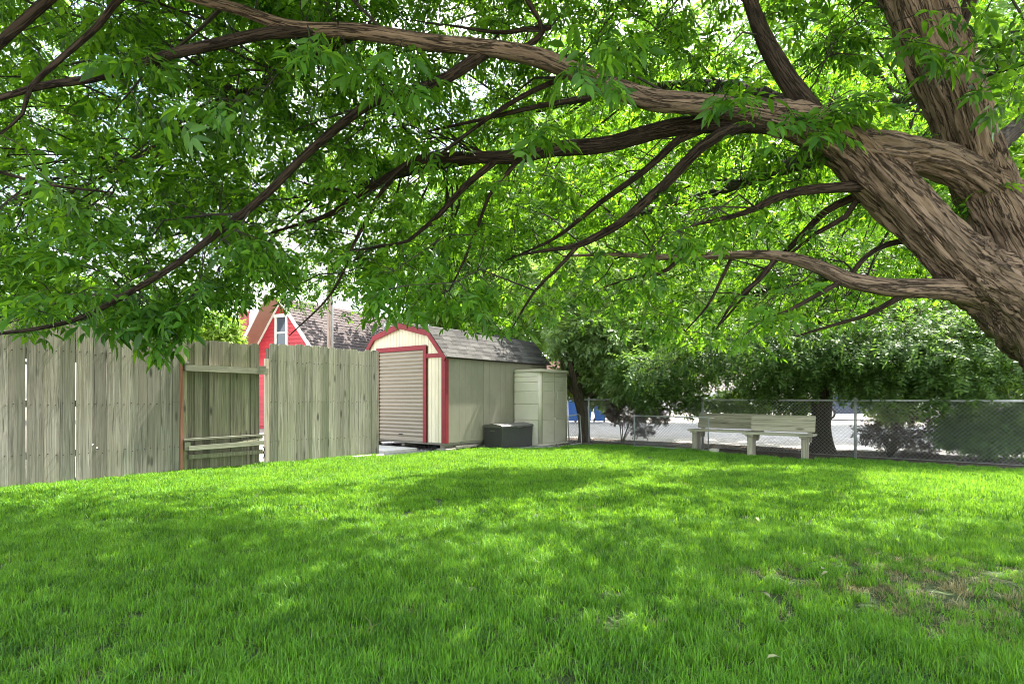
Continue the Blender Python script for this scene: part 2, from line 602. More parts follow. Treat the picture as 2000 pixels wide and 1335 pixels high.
M_leaf = leafmat('ash_leaf', (.014, .055, .007), (.085, .205, .022), (.34, .64, .020), .50, .42, .55, .3)
M_leafbig = leafmat('near_ash_leaf', (.022, .075, .010), (.072, .185, .025), (.25, .50, .022), .46, .42, .6, .3)
M_locust = leafmat('locust_leaf', (.022, .056, .012), (.095, .165, .050), (.22, .38, .045), .45, .5, .5, .25)
M_back = leafmat('far_green_leaf', (.06, .13, .025), (.16, .28, .060), (.30, .55, .05), .42, .5, .25, .3)
M_backdark = leafmat('far_dark_leaf', (.02, .05, .016), (.055, .11, .035), (.08, .18, .03), .35, .5, .3, .3)
M_lime = leafmat('lime_leaf', (.10, .18, .02), (.20, .32, .04), (.32, .50, .04), .45, .5, .6, .3)
M_plum = leafmat('plum_leaf', (.035, .018, .020), (.085, .050, .045), (.12, .05, .04), .3, .5, .9, .4, (.07, .09, .04))
M_bushdark = leafmat('dark_bush_leaf', (.022, .055, .012), (.085, .165, .040), (.16, .32, .03), .4, .45, .7, .5)
M_palegreen = leafmat('pale_bush_leaf', (.09, .15, .05), (.20, .29, .11), (.34, .50, .09), .5, .5, .9, .4)
M_bark = barkmat('furrowed_brown_bark', (.060, .041, .028), (.37, .27, .19), 1.0, (.24, .19, .135))
M_barkthin = barkmat('branch_bark', (.016, .012, .009), (.095, .068, .046), 1.6)
M_barkdark = barkmat('dark_trunk_bark', (.030, .024, .018), (.13, .10, .075), .8)
M_twig = plain('twig_bark', (.022, .017, .011), .85, .25, 20, bmp=0, objvar=0, rnd=False)
M_twiggrey = plain('grey_twig_bark', (.10, .085, .065), .85, .25, 20, bmp=0, objvar=0, rnd=False)


def grassmat(name, dark, light, trans, dry=0.04):
    m, nt, b = newmat(name)
    ge = node(nt, 'ShaderNodeNewGeometry')
    oi = node(nt, 'ShaderNodeObjectInfo')
    n = node(nt, 'ShaderNodeTexNoise', {'Vector': ge.outputs['Position'], 'Scale': 1.6, 'Detail': 5.0, 'Roughness': .7})
    a1 = node(nt, 'ShaderNodeMath', {0: ge.outputs['Random Per Island'], 1: 0.55}, operation='MULTIPLY')
    a2 = node(nt, 'ShaderNodeMath', {0: oi.outputs['Random'], 1: 0.22, 2: a1.outputs[0]}, operation='MULTIPLY_ADD')
    a3 = node(nt, 'ShaderNodeMath', {0: n.outputs['Fac'], 1: 0.95, 2: a2.outputs[0]}, operation='MULTIPLY_ADD')
    c = ramp(nt, a3.outputs[0], [(0.52, dark), (1.0, light)])
    isdry = node(nt, 'ShaderNodeMath', {0: ge.outputs['Random Per Island'], 1: 1 - dry}, operation='GREATER_THAN')
    c = mix(nt, c, (.36, .33, .17), isdry.outputs[0])
    nt.links.new(c, b.inputs['Base Color'])
    b.inputs['Roughness'].default_value = .5
    b.inputs['Specular IOR Level'].default_value = .3
    k = tuple(t / max(1e-4, l) for t, l in zip(trans, light))
    t = node(nt, 'ShaderNodeBsdfTranslucent', {'Color': mix(nt, c, k, 1.0, 'MULTIPLY')})
    ms = node(nt, 'ShaderNodeMixShader', {'Fac': .34})
    nt.links.new(b.outputs[0], ms.inputs[1])
    nt.links.new(t.outputs[0], ms.inputs[2])
    nt.links.new(ms.outputs[0], nt.nodes['Material Output'].inputs['Surface'])
    return m


M_grass = grassmat('lawn_blade', (.018, .085, .008), (.122, .31, .028), (.40, .68, .030))
M_straw = grassmat('dry_lawn_blade', (.12, .13, .05), (.30, .27, .13), (.25, .22, .08), .35)


def soilmat(name, c1, c2, c3, scale):
    m, nt, b = newmat(name)
    v = coords(nt, (1, 1, 1), False)
    n = node(nt, 'ShaderNodeTexNoise', {'Vector': v, 'Scale': scale, 'Detail': 10.0, 'Roughness': .75})
    vo = node(nt, 'ShaderNodeTexVoronoi', {'Vector': v, 'Scale': scale * 5})
    c = ramp(nt, n.outputs['Fac'], [(0.3, c1), (0.52, c2), (0.72, c3)])
    f = ramp(nt, vo.outputs['Color'], [(.1, (.6, .6, .6)), (.9, (1.25, 1.25, 1.25))])
    c = mix(nt, c, f, 0.8, 'MULTIPLY')
    nt.links.new(c, b.inputs['Base Color'])
    b.inputs['Roughness'].default_value = .95
    bump(nt, b, vo.outputs['Distance'], .8, .02)
    return m


M_ground = soilmat('dry_earth', (.22, .19, .15), (.34, .30, .25), (.46, .42, .36), 3)
M_turf = soilmat('turf_soil', (.020, .032, .009), (.035, .060, .012), (.05, .09, .018), 8)
M_alley = soilmat('pale_gravel_alley', (.44, .39, .365), (.56, .51, .485), (.66, .62, .59), 2.5)
M_gravel = soilmat('grey_gravel', (.13, .125, .12), (.26, .25, .24), (.42, .41, .40), 12)
M_mulch = soilmat('dark_mulch', (.018, .013, .010), (.055, .040, .030), (.13, .10, .08), 14)


# ------------------------------------------------------------------ ground, alley, lawn
def sheet(name, poly, z, m, label=None, cat=None, grid=None):
    b = MB()
    b.add([(x, y, z) for x, y in poly], [tuple(range(len(poly)))])
    return tag(b.build(name, m, fixn=False), kind='structure')


sheet('ground', [(-400, -200), (400, -200), (400, 700), (-400, 700)], -0.012, M_ground)

FA = Vector((-6.39, 7.18, 0))               # board fence starts at the left edge of the frame ...
FD = Vector((-2.67, 11.44, 0))              # ... and ends by the shed
FDIR = (FD - FA).normalized()
FNOR = Vector((FDIR.y, -FDIR.x, 0))         # towards the lawn
CFA = Vector((1.92, 14.5, 0))               # chain link fence
CFD = Vector((0.773, -0.634, 0)).normalized()
CFN = Vector((-CFD.y, CFD.x, 0))            # away from the lawn

lawn_edge = [tuple((FA - FDIR * 3.5 + FNOR * -.35).xy), tuple((FD + FNOR * -.30).xy)]
for px, py in ((742, 893), (800, 887), (865, 882), (934, 877), (1044, 876), (1080, 875), (1128, 871), (1170, 869.5), (1240, 872), (1342, 877.6),
               (1388, 884), (1437, 887.6), (1471, 891), (1561, 898), (1680, 899), (1752, 903), (1882, 912), (2000, 918)):
    lawn_edge.append(tuple(G(px, py).xy))
lawn_edge += [(10.5, 6.2), (10.5, -3), (-9.5, -3)]
sheet('lawn', lawn_edge, 0.0, M_turf)
SHO = Vector((-1.40, 12.08, 0))             # shed corner
SHX = Vector((.794, -.608, 0))
SHY = Vector((.608, .794, 0))
gp = [FD + Vector((-1.6, .2, 0)), FD + Vector((0, -.3, 0)), G(742, 897), G(870, 886), G(1044, 880), G(1135, 874), SHO + SHX * 1.2 + SHY * 4.4, SHO - SHX * 4.2 + SHY * 4.2]
sheet('gravel_patch', [tuple(p.xy) for p in gp], -0.008, M_gravel)
mb = [CFA - CFD * 1.6 - CFN * .9, CFA + CFD * 1.0 - CFN * 1.6, CFA + CFD * 10.5 - CFN * 1.3, CFA + CFD * 10.5 + CFN * 2.2, CFA - CFD * 1.6 + CFN * 1.3]
sheet('mulch_bed', [tuple(p.xy) for p in mb], -0.004, M_mulch)
al = [CFA - CFD * 3 + CFN * 1.0, CFA + CFD * 14 + CFN * 1.6, Vector((60, 16, 0)), Vector((60, 48, 0)), Vector((-14, 48, 0)), Vector((-10, 30, 0)), Vector((-1.0, 19, 0))]
sheet('alley', [tuple(p.xy) for p in al], -0.008, M_alley)


def in_poly(x, y, poly):
    c = np.zeros(len(x), bool)
    n = len(poly)
    for i in range(n):
        x0, y0 = poly[i]
        x1, y1 = poly[(i + 1) % n]
        if y0 == y1:
            continue
        hit = ((y0 > y) != (y1 > y)) & (x < (x1 - x0) * (y - y0) / (y1 - y0) + x0)
        c ^= hit
    return c


# loose litter and pebbles (nobody could count them)
def clutter(name, label, cat, poly, n, s0, s1, m, z=0.0, flat=.6):
    xs = np.array([p[0] for p in poly])
    ys = np.array([p[1] for p in poly])
    x = rng.uniform(xs.min(), xs.max(), n * 3)
    y = rng.uniform(ys.min(), ys.max(), n * 3)
    k = in_poly(x, y, poly)
    x, y = x[k][:n], y[k][:n]
    v = np.array([(1, 0, 0), (-.6, .8, 0), (-.6, -.8, 0), (0, 0, 1.0), (.2, .9, .5), (-.9, 0, .4)])
    f = np.array([(0, 4, 3), (4, 1, 3), (1, 5, 3), (5, 2, 3), (2, 0, 3), (0, 1, 4), (1, 2, 5)])
    N = len(x)
    s = rng.uniform(s0, s1, N)
    a = rng.uniform(0, 6.28, N)
    V = v[None] * s[:, None, None] * np.array([1, rng.uniform(.6, 1), flat])
    c, sn = np.cos(a)[:, None], np.sin(a)[:, None]
    X = V[..., 0] * c - V[..., 1] * sn + x[:, None]
    Y = V[..., 0] * sn + V[..., 1] * c + y[:, None]
    Z = V[..., 2] + z
    VV = np.stack([X, Y, Z], -1).reshape(-1, 3)
    TT = (f[None] + (np.arange(N) * len(v))[:, None, None]).reshape(-1, 3)
    return tag(put(name, np_mesh(name, VV, TT, m)), label, cat, kind='stuff')


M_peb = plain('pebble', (.30, .29, .275), .9, .4, 30, bmp=0, objvar=0, rnd=False)
M_chip = plain('bark_chip', (.10, .072, .052), .9, .5, 25, bmp=0, objvar=0, rnd=False)
clutter('gravel', 'loose grey gravel in front of the shed', 'gravel', [tuple(p.xy) for p in gp], 4500, .010, .026, M_peb, -.008)
clutter('bark_chips', 'dark bark chips and litter under the chain link fence', 'mulch', [tuple(p.xy) for p in mb], 6000, .012, .035, M_chip, -.004)


# grass: tufts set out by a geometry node group, one object
def make_tuft(name, n, rad, h0, h1, wid, m, lean):
    V, T = [], []
    for i in range(n):
        a = random.uniform(0, 6.283)
        r = rad * math.sqrt(random.random())
        bx, by = r * math.cos(a), r * math.sin(a)
        h = random.uniform(h0, h1)
        la = random.uniform(0, 6.283)
        l = abs(random.gauss(0, lean)) * h
        wx, wy = math.cos(la + 1.57 + random.uniform(-.7, .7)) * wid / 2, math.sin(la + 1.57) * wid / 2
        lx, ly = math.cos(la) * l, math.sin(la) * l
        o = len(V)
        z1, z2 = h * .5, h * (1 - .25 * min(1.4, l / h))
        V += [(bx - wx, by - wy, 0), (bx + wx, by + wy, 0), (bx - wx * .9 + lx * .28, by - wy * .9 + ly * .28, z1), (bx + wx * .9 + lx * .28, by + wy * .9 + ly * .28, z1), (bx + lx, by + ly, z2)]
        T += [(o, o + 1, o + 3), (o, o + 3, o + 2), (o + 2, o + 3, o + 4)]
    me = np_mesh(name, np.array(V), T, m)
    return bpy.data.objects.new(name, me)


tufts = bpy.data.collections.new('grass_tufts')
for i in range(5):
    tufts.objects.link(make_tuft('a_tuft_%d' % i, 46, .06, .028, .076, .0037, M_grass, .65))
for i in range(3):
    tufts.objects.link(make_tuft('b_tuft_%d' % i, 40, .06, .030, .062, .0058, M_grass, .5))
for i in range(2):
    tufts.objects.link(make_tuft('c_tuft_%d' % i, 34, .055, .020, .050, .0034, M_straw, 1.1))


def grass_points():
    out = []
    for y0, y1, dens, kind in ((1.6, 5.2, 360, 0), (5.2, 9.0, 240, 1), (9.0, 14.9, 170, 1)):
        xa, xb = -(y1 + .5) * .95, (y1 + .5) * .95
        n = int((xb - xa) * (y1 - y0) * dens)
        x = rng.uniform(xa, xb, n)
        y = rng.uniform(y0, y1, n)
        k = in_poly(x, y, lawn_edge) & (np.abs(x) < .95 * y + .4)
        x, y = x[k], y[k]
        out.append(np.stack([x, y, np.full(len(x), kind)], -1))
    p = np.concatenate(out)
    keep = np.ones(len(p), bool)
    idx = np.zeros(len(p), np.int32)
    scl = rng.uniform(.75, 1.25, len(p))
    for i, (x, y, k) in enumerate(p):
        idx[i] = random.randrange(5) if k == 0 else 5 + random.randrange(3)
        scl[i] *= 1 + .35 * noise.noise(Vector((x * 1.7, y * 1.7, 3)))
        # worn, thatchy turf round the foot of the tree
        d = math.hypot((x - 2.75) / 1.25, (y - 3.35) / .75)
        wv = d + .55 * noise.noise(Vector((x * 2.5, y * 2.5, 0)))
        if wv < 1.0:
            q = (1 - wv)
            if random.random() < q * .55:
                keep[i] = False
            elif random.random() < .25 + q * .5:
                idx[i] = 8 + random.randrange(2)
            scl[i] *= .8
        elif random.random() < .012:
            idx[i] = 8 + random.randrange(2)
    return p[keep], idx[keep], scl[keep]


gpts, gidx, gscl = grass_points()
gm = bpy.data.meshes.new('grass')
gm.vertices.add(len(gpts))
co = np.zeros((len(gpts), 3), np.float32)
co[:, :2] = gpts[:, :2]
gm.vertices.foreach_set('co', co.ravel())
a_ = gm.attributes.new('idx', 'INT', 'POINT')
a_.data.foreach_set('value', gidx)
a_ = gm.attributes.new('scl', 'FLOAT', 'POINT')
a_.data.foreach_set('value', gscl.astype(np.float32))
a_ = gm.attributes.new('rot', 'FLOAT_VECTOR', 'POINT')
rt = np.zeros((len(gpts), 3), np.float32)
rt[:, 2] = rng.uniform(0, 6.283, len(gpts))
rt[:, 0] = rng.normal(0, .12, len(gpts))
rt[:, 1] = rng.normal(0, .12, len(gpts))
a_.data.foreach_set('vector', rt.ravel())
go = tag(put('grass', gm), 'short bright green lawn grass covering the whole yard', 'grass', kind='stuff')
ng = bpy.data.node_groups.new('grass_nodes', 'GeometryNodeTree')
ng.interface.new_socket('Geometry', in_out='INPUT', socket_type='NodeSocketGeometry')
ng.interface.new_socket('Geometry', in_out='OUTPUT', socket_type='NodeSocketGeometry')
gi = ng.nodes.new('NodeGroupInput')
gout = ng.nodes.new('NodeGroupOutput')
iop = ng.nodes.new('GeometryNodeInstanceOnPoints')
ci = ng.nodes.new('GeometryNodeCollectionInfo')
ci.inputs['Collection'].default_value = tufts
ci.inputs['Separate Children'].default_value = True
ci.inputs['Reset Children'].default_value = True
iop.inputs['Pick Instance'].default_value = True


def named(nm, ty):
    n = ng.nodes.new('GeometryNodeInputNamedAttribute')
    n.data_type = ty
    n.inputs['Name'].default_value = nm
    return n.outputs['Attribute']


ng.links.new(gi.outputs[0], iop.inputs['Points'])
ng.links.new(ci.outputs[0], iop.inputs['Instance'])
ng.links.new(named('idx', 'INT'), iop.inputs['Instance Index'])
e2r = ng.nodes.new('FunctionNodeEulerToRotation')
ng.links.new(named('rot', 'FLOAT_VECTOR'), e2r.inputs[0])
ng.links.new(e2r.outputs[0], iop.inputs['Rotation'])
ng.links.new(named('scl', 'FLOAT'), iop.inputs['Scale'])
ng.links.new(iop.outputs[0], gout.inputs[0])
md = go.modifiers.new('grass', 'NODES')
md.node_group = ng
gm.materials.append(M_grass)


# ------------------------------------------------------------------ board fence and gate
FRZ = math.atan2(FDIR.y, FDIR.x)


def s_of(px):
    k = (px - 1000) / F
    return (k * FA.y - FA.x) / (FDIR.x - k * FDIR.y)


def board(b, x0, x1, z0, z1, y0, y1, ear=0.02, slope=0.0):
    b.prism([(x0, z0), (x1, z0), (x1, z1 - ear + slope), (x1 - ear, z1 + slope), (x0 + ear, z1), (x0, z1 - ear)], y0, y1, 'xz')


def knot_hole_board(b, x0, x1, z0, z1, y0, y1, hx, hz, hr):
    """board with a hole right through it"""
    n = 12
    ring = [(hx + hr * math.cos(2 * math.pi * k / n), hz + hr * 1.25 * math.sin(2 * math.pi * k / n)) for k in range(n)]
    hb, ht = hz - .06, hz + .06
    b.prism([(x0, z0), (x1, z0), (x1, hb), (x0, hb)], y0, y1, 'xz')
    b.prism([(x0, ht), (x1, ht), (x1, z1 - .02), (x1 - .02, z1), (x0 + .02, z1), (x0, z1 - .02)], y0, y1, 'xz')
    outer = []
    for k in range(n):
        c, s = math.cos(2 * math.pi * k / n), math.sin(2 * math.pi * k / n)
        tx = ((x1 - hx) / c if c > 0 else (x0 - hx) / c) if abs(c) > 1e-6 else 1e9
        tz = ((ht - hz) / s if s > 0 else (hb - hz) / s) if abs(s) > 1e-6 else 1e9
        t = min(tx, tz)
        outer.append((hx + c * t, hz + s * t))
    for k in range(n):
        j = (k + 1) % n
        b.prism([ring[k], outer[k], outer[j], ring[j]], y0, y1, 'xz')


lf = thing('board_fence', 'long weathered grey board fence at the left edge of the lawn', 'fence', FA, FRZ)
edges = [s_of(q) for q in (17, 51, 86, 117, 148, 180, 208, 238, 264, 288, 314, 337, 351)]
e = edges[0]
while e > -3.2:
    e -= random.uniform(.135, .155)
    edges.insert(0, e)
for i in range(len(edges) - 1):
    a, c = edges[i], edges[i + 1]
    g0, g1 = .001 + (.0013 if i % 3 == 0 else 0), .001 + (.0016 if i % 4 == 1 else 0)
    yo = random.choice((0, 0, .006, .012))
    b = MB()
    if abs(a - s_of(180)) < 1e-6:
        knot_hole_board(b, a + g0, c - g1, .012, 2.12, yo, yo + .019, a + (c - a) * .36, CH - (875 - HY) / F * 7.95, .014)
    else:
        board(b, a + g0, c - g1, .008, 2.125 + random.uniform(-.02, .012), yo, yo + .019, .014)
    o = b.build('board', M_fence, lf)
    o.rotation_euler = (random.uniform(-.003, .003), random.uniform(-.0035, .0035), 0)
for z in (.35, 1.02, 1.7):
    MB().box((edges[0], .034, z), (edges[-1] - .01, .072, z + .09)).build('rail', M_rail, lf)
for s in (-2.6, -.2, 1.95):
    MB().box((s, .075, 0), (s + .09, .165, 1.98)).build('post', M_gate, lf)

edges_left = edges
rf = thing('board_fence', 'greenish grey dog eared board fence panel between the gate and the shed', 'fence', FA, FRZ)
edges = [s_of(q) for q in (526, 543, 561, 578, 595, 610, 626, 641.5, 656, 670, 684, 700, 713.5, 725.5, 740)]
for i in range(len(edges) - 1):
    a, c = edges[i], edges[i + 1]
    yo = random.choice((0, .004, .008))
    b = MB()
    board(b, a + .002, c - .002, .02, 2.065 + random.uniform(-.012, .014), yo, yo + .019, .024)
    o = b.build('board', M_fence2, rf)
    o.rotation_euler = (0, random.uniform(-.004, .004), 0)
for z in (.35, 1.02, 1.72):
    MB().box((edges[0] + .03, .030, z), (edges[-1] - .01, .068, z + .09)).build('rail', M_rail, rf)
for s in (edges[0] + 0.02, edges[-1] - .1):
    MB().box((s, .071, 0), (s + .09, .161, 1.98)).build('post', M_gate, rf)

nm_ = MB()
for fo, zs in ((lf, (.39, 1.06, 1.75)),):
    for a_, c_ in zip(edges_left, edges_left[1:]):
        for zq in zs:
            for f_ in (.22, .76):
                xq, zz_ = a_ + (c_ - a_) * (f_ + random.uniform(-.05, .05)), zq + random.uniform(-.02, .02)
                nm_.box((xq - .005, -.0025, zz_ - .005), (xq + .005, .013, zz_ + .005))
o = nm_.build('nails', M_nail, lf)
o['kind'] = 'stuff'
nm_ = MB()
for a_, c_ in zip(edges, edges[1:]):
    for zq in (.39, 1.06, 1.76):
        for f_ in (.25, .75):
            xq, zz_ = a_ + (c_ - a_) * (f_ + random.uniform(-.06, .06)), zq + random.uniform(-.02, .02)
            nm_.box((xq - .005, -.0025, zz_ - .005), (xq + .005, .013, zz_ + .005))
o = nm_.build('nails', M_nail, rf)
o['kind'] = 'stuff'

gt = thing('wooden_gate', 'narrow weathered wooden gate with a broken lower rail between two fences', 'gate', FA, FRZ)
ge_ = [s_of(q) for q in (353.2, 368, 383, 397, 412.5, 433, 454, 474, 493.6, 509.5)]
for i in range(len(ge_) - 1):
    a, c = ge_[i], ge_[i + 1]
    yo = .05 + (i % 2) * .0195
    b = MB()
    board(b, a - .004 * (i > 0), c + .003, .012 + random.uniform(0, .02), 2.03 + random.uniform(-.015, .012) - .02 * (i == 0), yo, yo + .018, .026)
    o = b.build('board', M_gate, gt)
    o.rotation_euler = (0, random.uniform(-.006, .006), 0)
g0, g1 = s_of(357), s_of(516)
MB().box((g0, -.045, 1.535), (g1 + .03, .047, 1.635), Matrix.Rotation(R(.8), 4, 'Y') @ Matrix.Translation((0, 0, .045))).build('top_rail', M_rail, gt)
MB().box((g0 + .01, -.050, 1.655), (g0 + .075, .047, 1.69)).build('rail_end', M_rail, gt)
MB().box((g1 - .1, -.048, 1.60), (g1 + .005, .047, 1.67)).build('rail_end', M_rail, gt)
MB().box((g0 + .01, -.040, .455), (g1 - .01, .048, .485), Matrix.Rotation(R(-.5), 4, 'Y') @ Matrix.Translation((0, 0, .012))).build('mid_rail', M_rail, gt)
MB().box((g0 + .08, -.046, .27), (g1 - .02, .046, .345), Matrix.Rotation(R(-1.0), 4, 'Y') @ Matrix.Translation((0, 0, .02))).build('lower_rail', M_rail, gt)
MB().box((g0 + .08, -.020, .20), (g1 - .03, .047, .268)).build('bottom_rail', M_gate, gt)
MB().prism([(g0 + .20, .345), (g0 + .23, .335), (g1 - .05, .44), (g1 - .05, .465)], -.035, -.012, 'xz').build('splintered_stick', M_palepost, gt)
MB().prism([(g0 + .45, .36), (g0 + .5, .35), (g1 - .02, .47), (g1 - .04, .50), (g0 + .9, .44)], -.010, .014, 'xz').build('splintered_stick', M_gate, gt)
MB().box((g0 + .02, -.03, .34), (g0 + .10, .049, .47)).build('stile_block', M_rail, gt)
MB().box((s_of(351.8), -.012, .0), (s_of(357.5), .075, 1.72)).build('hinge_post', M_redpost, gt)
MB().box((s_of(519.5), -.01, .0), (s_of(525.3), .075, 1.80)).build('latch_post', M_palepost, gt)
MB().tube([Vector((s_of(514), -.01, .12 + .05 * k)) + Vector((.02 * (k % 2), 0, 0)) for k in range(5)], .011, 6).build('chain', M_black, gt)

for i, (px, py, wd) in enumerate(((700, 894, .22), (722, 892, .2), (741, 891.5, .16))):
    p = G(px, py)
    b = MB().box((-wd / 2, -.05, -.02), (wd / 2, .05, .045), None, .008)
    o = tag(b.build('edging_stone', M_stone), ['pale flat edging stone half sunk under the fence, farthest from the shed', 'middle pale edging stone at the fence foot', 'pale edging stone at the very end of the board fence'][i], 'stone', 'edging stones at the fence foot')
    o.location = p
    o.rotation_euler = (0, 0, FRZ)

# ------------------------------------------------------------------ shed
SRZ = math.atan2(SHX.y, SHX.x)
sh = thing('garden_shed', 'cream barn roofed shed with red trim and tan roll up door', 'shed', SHO, SRZ)
W, D, Z0, ZE, ZK, ZP = 2.75, 3.85, .18, 1.98, 2.57, 2.80
XK = .46                                  # knee of the gambrel, in from each wall
prof = [(-W - .06, ZE), (-W + XK, ZK), (-W / 2, ZP), (-XK, ZK), (.06, ZE)]
# walls behind the cladding
MB().prism([(-W + .02, Z0), (-.02, Z0), (-.02, ZE), (-XK - .02, ZK - .03), (-W / 2, ZP - .03), (-W + XK + .02, ZK - .03), (-W + .02, ZE)], .024, .06, 'xz').build('front_wall', M_olive, sh)
MB().prism([(-W + .02, Z0), (-.02, Z0), (-.02, ZE), (-XK - .02, ZK - .03), (-W / 2, ZP - .03), (-W + XK + .02, ZK - .03), (-W + .02, ZE)], D - .06, D - .02, 'xz').build('back_wall', M_olive, sh)


def roof_z(x):
    for (x0, z0), (x1, z1) in zip(prof, prof[1:]):
        if x0 <= x <= x1:
            return z0 + (z1 - z0) * (x - x0) / (x1 - x0)
    return ZE


DX0, DX1, DTOP = -2.10, -.65, 2.175       # door opening
pw = .1015
x = -W + .012
while x < -.03:
    x1 = min(x + pw, -.02)
    a, c = x + .0035, x1 - .0035
    top = [(c, roof_z(c) - .06), (a, roof_z(a) - .06)]
    zb = Z0 if (c < DX0 - .06 or a > DX1 + .06) else DTOP + .08
    if top[0][1] - zb > .03 and top[1][1] - zb > .03:
        MB().prism([(a, zb), (c, zb)] + top, 0, .022, 'xz').build('siding_plank', M_cream, sh)
    x = x1
# side wall of broad grooved panels
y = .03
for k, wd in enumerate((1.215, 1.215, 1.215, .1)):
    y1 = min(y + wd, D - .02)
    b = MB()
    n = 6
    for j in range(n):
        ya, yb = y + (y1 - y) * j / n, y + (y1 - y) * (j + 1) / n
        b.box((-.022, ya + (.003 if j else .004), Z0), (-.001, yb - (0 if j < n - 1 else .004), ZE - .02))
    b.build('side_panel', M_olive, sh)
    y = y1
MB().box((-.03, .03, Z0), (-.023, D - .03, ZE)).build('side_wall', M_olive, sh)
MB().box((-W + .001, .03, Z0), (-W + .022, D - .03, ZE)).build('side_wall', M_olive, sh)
# red trim
MB().box((-.095, -.022, Z0), (.014, -.001, ZE - .02)).build('corner_trim', M_red, sh)
MB().box((.0, -.001, Z0), (.015, .085, ZE - .03)).build('corner_trim', M_red, sh)
MB().box((-W - .01, -.022, Z0), (-W + .085, -.001, ZE - .02)).build('corner_trim', M_red, sh)
MB().box((DX1, -.026, Z0 - .01), (DX1 + .095, -.001, DTOP + .10)).build('door_frame', M_red, sh)
MB().box((DX0 - .095, -.026, Z0 - .01), (DX0, -.001, DTOP + .10)).build('door_frame', M_red, sh)
MB().box((DX0, -.0255, DTOP), (DX1, -.0005, DTOP + .1005)).build('door_frame', M_red, sh)
MB().box((DX1 + .0955, -.020, ZE + .01), (-.02, -.002, ZE + .10)).build('belt_trim', M_red, sh)
MB().box((-W + .02, -.020, ZE + .01), (DX0 - .0955, -.002, ZE + .10)).build('belt_trim', M_red, sh)
for k in range(4):
    (x0, z0), (x1, z1) = prof[k], prof[k + 1]
    d = Vector((x1 - x0, z1 - z0)).normalized()
    nn = Vector((-d.y, d.x)) * .125
    if nn.y > 0:
        nn = -nn
    MB().prism([(x0, z0), (x1, z1), (x1 + (nn.x if k in (0, 3) else 0) * .55, z1 + nn.y), (x0 + (nn.x if k in (0, 3) else 0) * .55, z0 + nn.y)], -.055 - .002 * k, -.027, 'xz').build('barge_board', M_red, sh)
# roof decking and individual shingles
for k in range(4):
    (x0, z0), (x1, z1) = prof[k], prof[k + 1]
    d = Vector((x1 - x0, z1 - z0))
    n2 = Vector((-d.y, d.x)).normalized() * .014
    MB().prism([(x0, z0), (x1, z1), (x1 + n2.x, z1 + n2.y), (x0 + n2.x, z0 + n2.y)], -.05, D + .05, 'xz').build('roof_deck', M_roofdark, sh)


def shingle_mesh(wd, ln, th):
    return MB().add([(0, 0, .002), (wd, 0, .002), (wd, 0, th), (0, 0, th), (0, ln, .001), (wd, ln, .001)],
                    [(0, 1, 2, 3), (3, 2, 5, 4), (0, 3, 4), (1, 5, 2), (0, 4, 5, 1)]).mesh('shingle', M_shingle)


shm = [shingle_mesh(wd, .19, .009) for wd in (.30, .27, .33)]
for k in (3, 2):
    (x1, z1), (x0, z0) = prof[k], prof[k + 1]       # from the lower edge upwards
    d = Vector((x1 - x0, 0, z1 - z0))
    ln = d.length
    d.normalize()
    nrmv = Vector((-d.z, 0, d.x))
    if nrmv.z < 0:
        nrmv = -nrmv
    along = d.cross(nrmv)                            # runs along the eave
    rows = int(ln / .125)
    for r in range(rows):
        u = ln * r / rows
        yy = -.05 + (r % 2) * -.12 + random.uniform(-.05, .05)
        while yy < D + .04:
            q = random.randrange(3)
            wd = (.30, .27, .33)[q]
            ya, yb = max(yy, -.05), min(yy + wd, D + .06)
            if yb - ya > .06:
                o = put('shingle', shm[q], sh)
                ax = along if along.y > 0 else -along
                X = ax * ((yb - ya - .005) / wd)
                Mx = Matrix((X, d, nrmv)).transposed().to_4x4()
                Mx.translation = Vector((x0, 0, z0)) + d * u + nrmv * (.0145 + .0007 * random.random()) + Vector((0, ya, 0))
                o.matrix_local = Mx
            yy += wd
b = MB()
for j in range(14):
    ya = -.055 + (D + .11) * j / 14
    yb = ya + (D + .11) / 14 - .004
    b.prism([(-W / 2 - .13, ZP - .022), (-W / 2, ZP + .03), (-W / 2 + .13, ZP - .022), (-W / 2 + .12, ZP - .035), (-W / 2, ZP + .018), (-W / 2 - .12, ZP - .035)], ya, yb, 'xz')
b.build('ridge_cap', M_shingle, sh)
# roll up door
dr = MB().box((DX0, .016, Z0), (DX1, .022, DTOP)).build('roll_door', M_slat, sh)
ns = 23
sv = []
hgt = (DTOP - Z0 - .10) / ns
pf = [(.0, .0), (-.004, .1), (-.016, .3), (-.020, .5), (-.018, .7), (-.008, .88), (.0, .96), (.006, .98)]
bs = MB().prism([(a, q * hgt) for a, q in pf] + [(.012, hgt * .98), (.012, 0)], DX0 + .004, DX1 - .004, 'yz')
slm = bs.mesh('slat', M_slat)
for i in range(ns):
    o = put('slat', slm, dr)
    o.location = (0, .002, Z0 + .10 + i * hgt)
MB().box((DX0 + .004, -.012, Z0), (DX1 - .004, .012, Z0 + .095), None, .005).build('bottom_bar', M_slat, dr)
MB().box((DX0 + .68, -.03, Z0 + .13), (DX0 + .80, -.018, Z0 + .155), None, .004).build('handle', M_black, dr)
# floor, skids, blocks
MB().box((-W + .02, .0, Z0 - .045), (-.01, D, Z0 - .004)).build('floor_edge', M_skid, sh)
for q in (-.16, -W / 2, -W + .1):
    MB().box((q - .05, .06, .05), (q + .05, D - .05, Z0 - .05)).build('skid', M_skid, sh)
for (bx, by) in ((-.12, .06), (-.12, 1.3), (-.12, 2.6), (-W + .15, .1)):
    MB().box((bx - .16, by - .04, -.01), (bx + .14, by + .26, .058), None, .008).build('foundation_block', M_block, sh)
MB().box((-.02, .32, .05), (.02, 1.0, .10)).build('loose_timber', M_skid, sh)

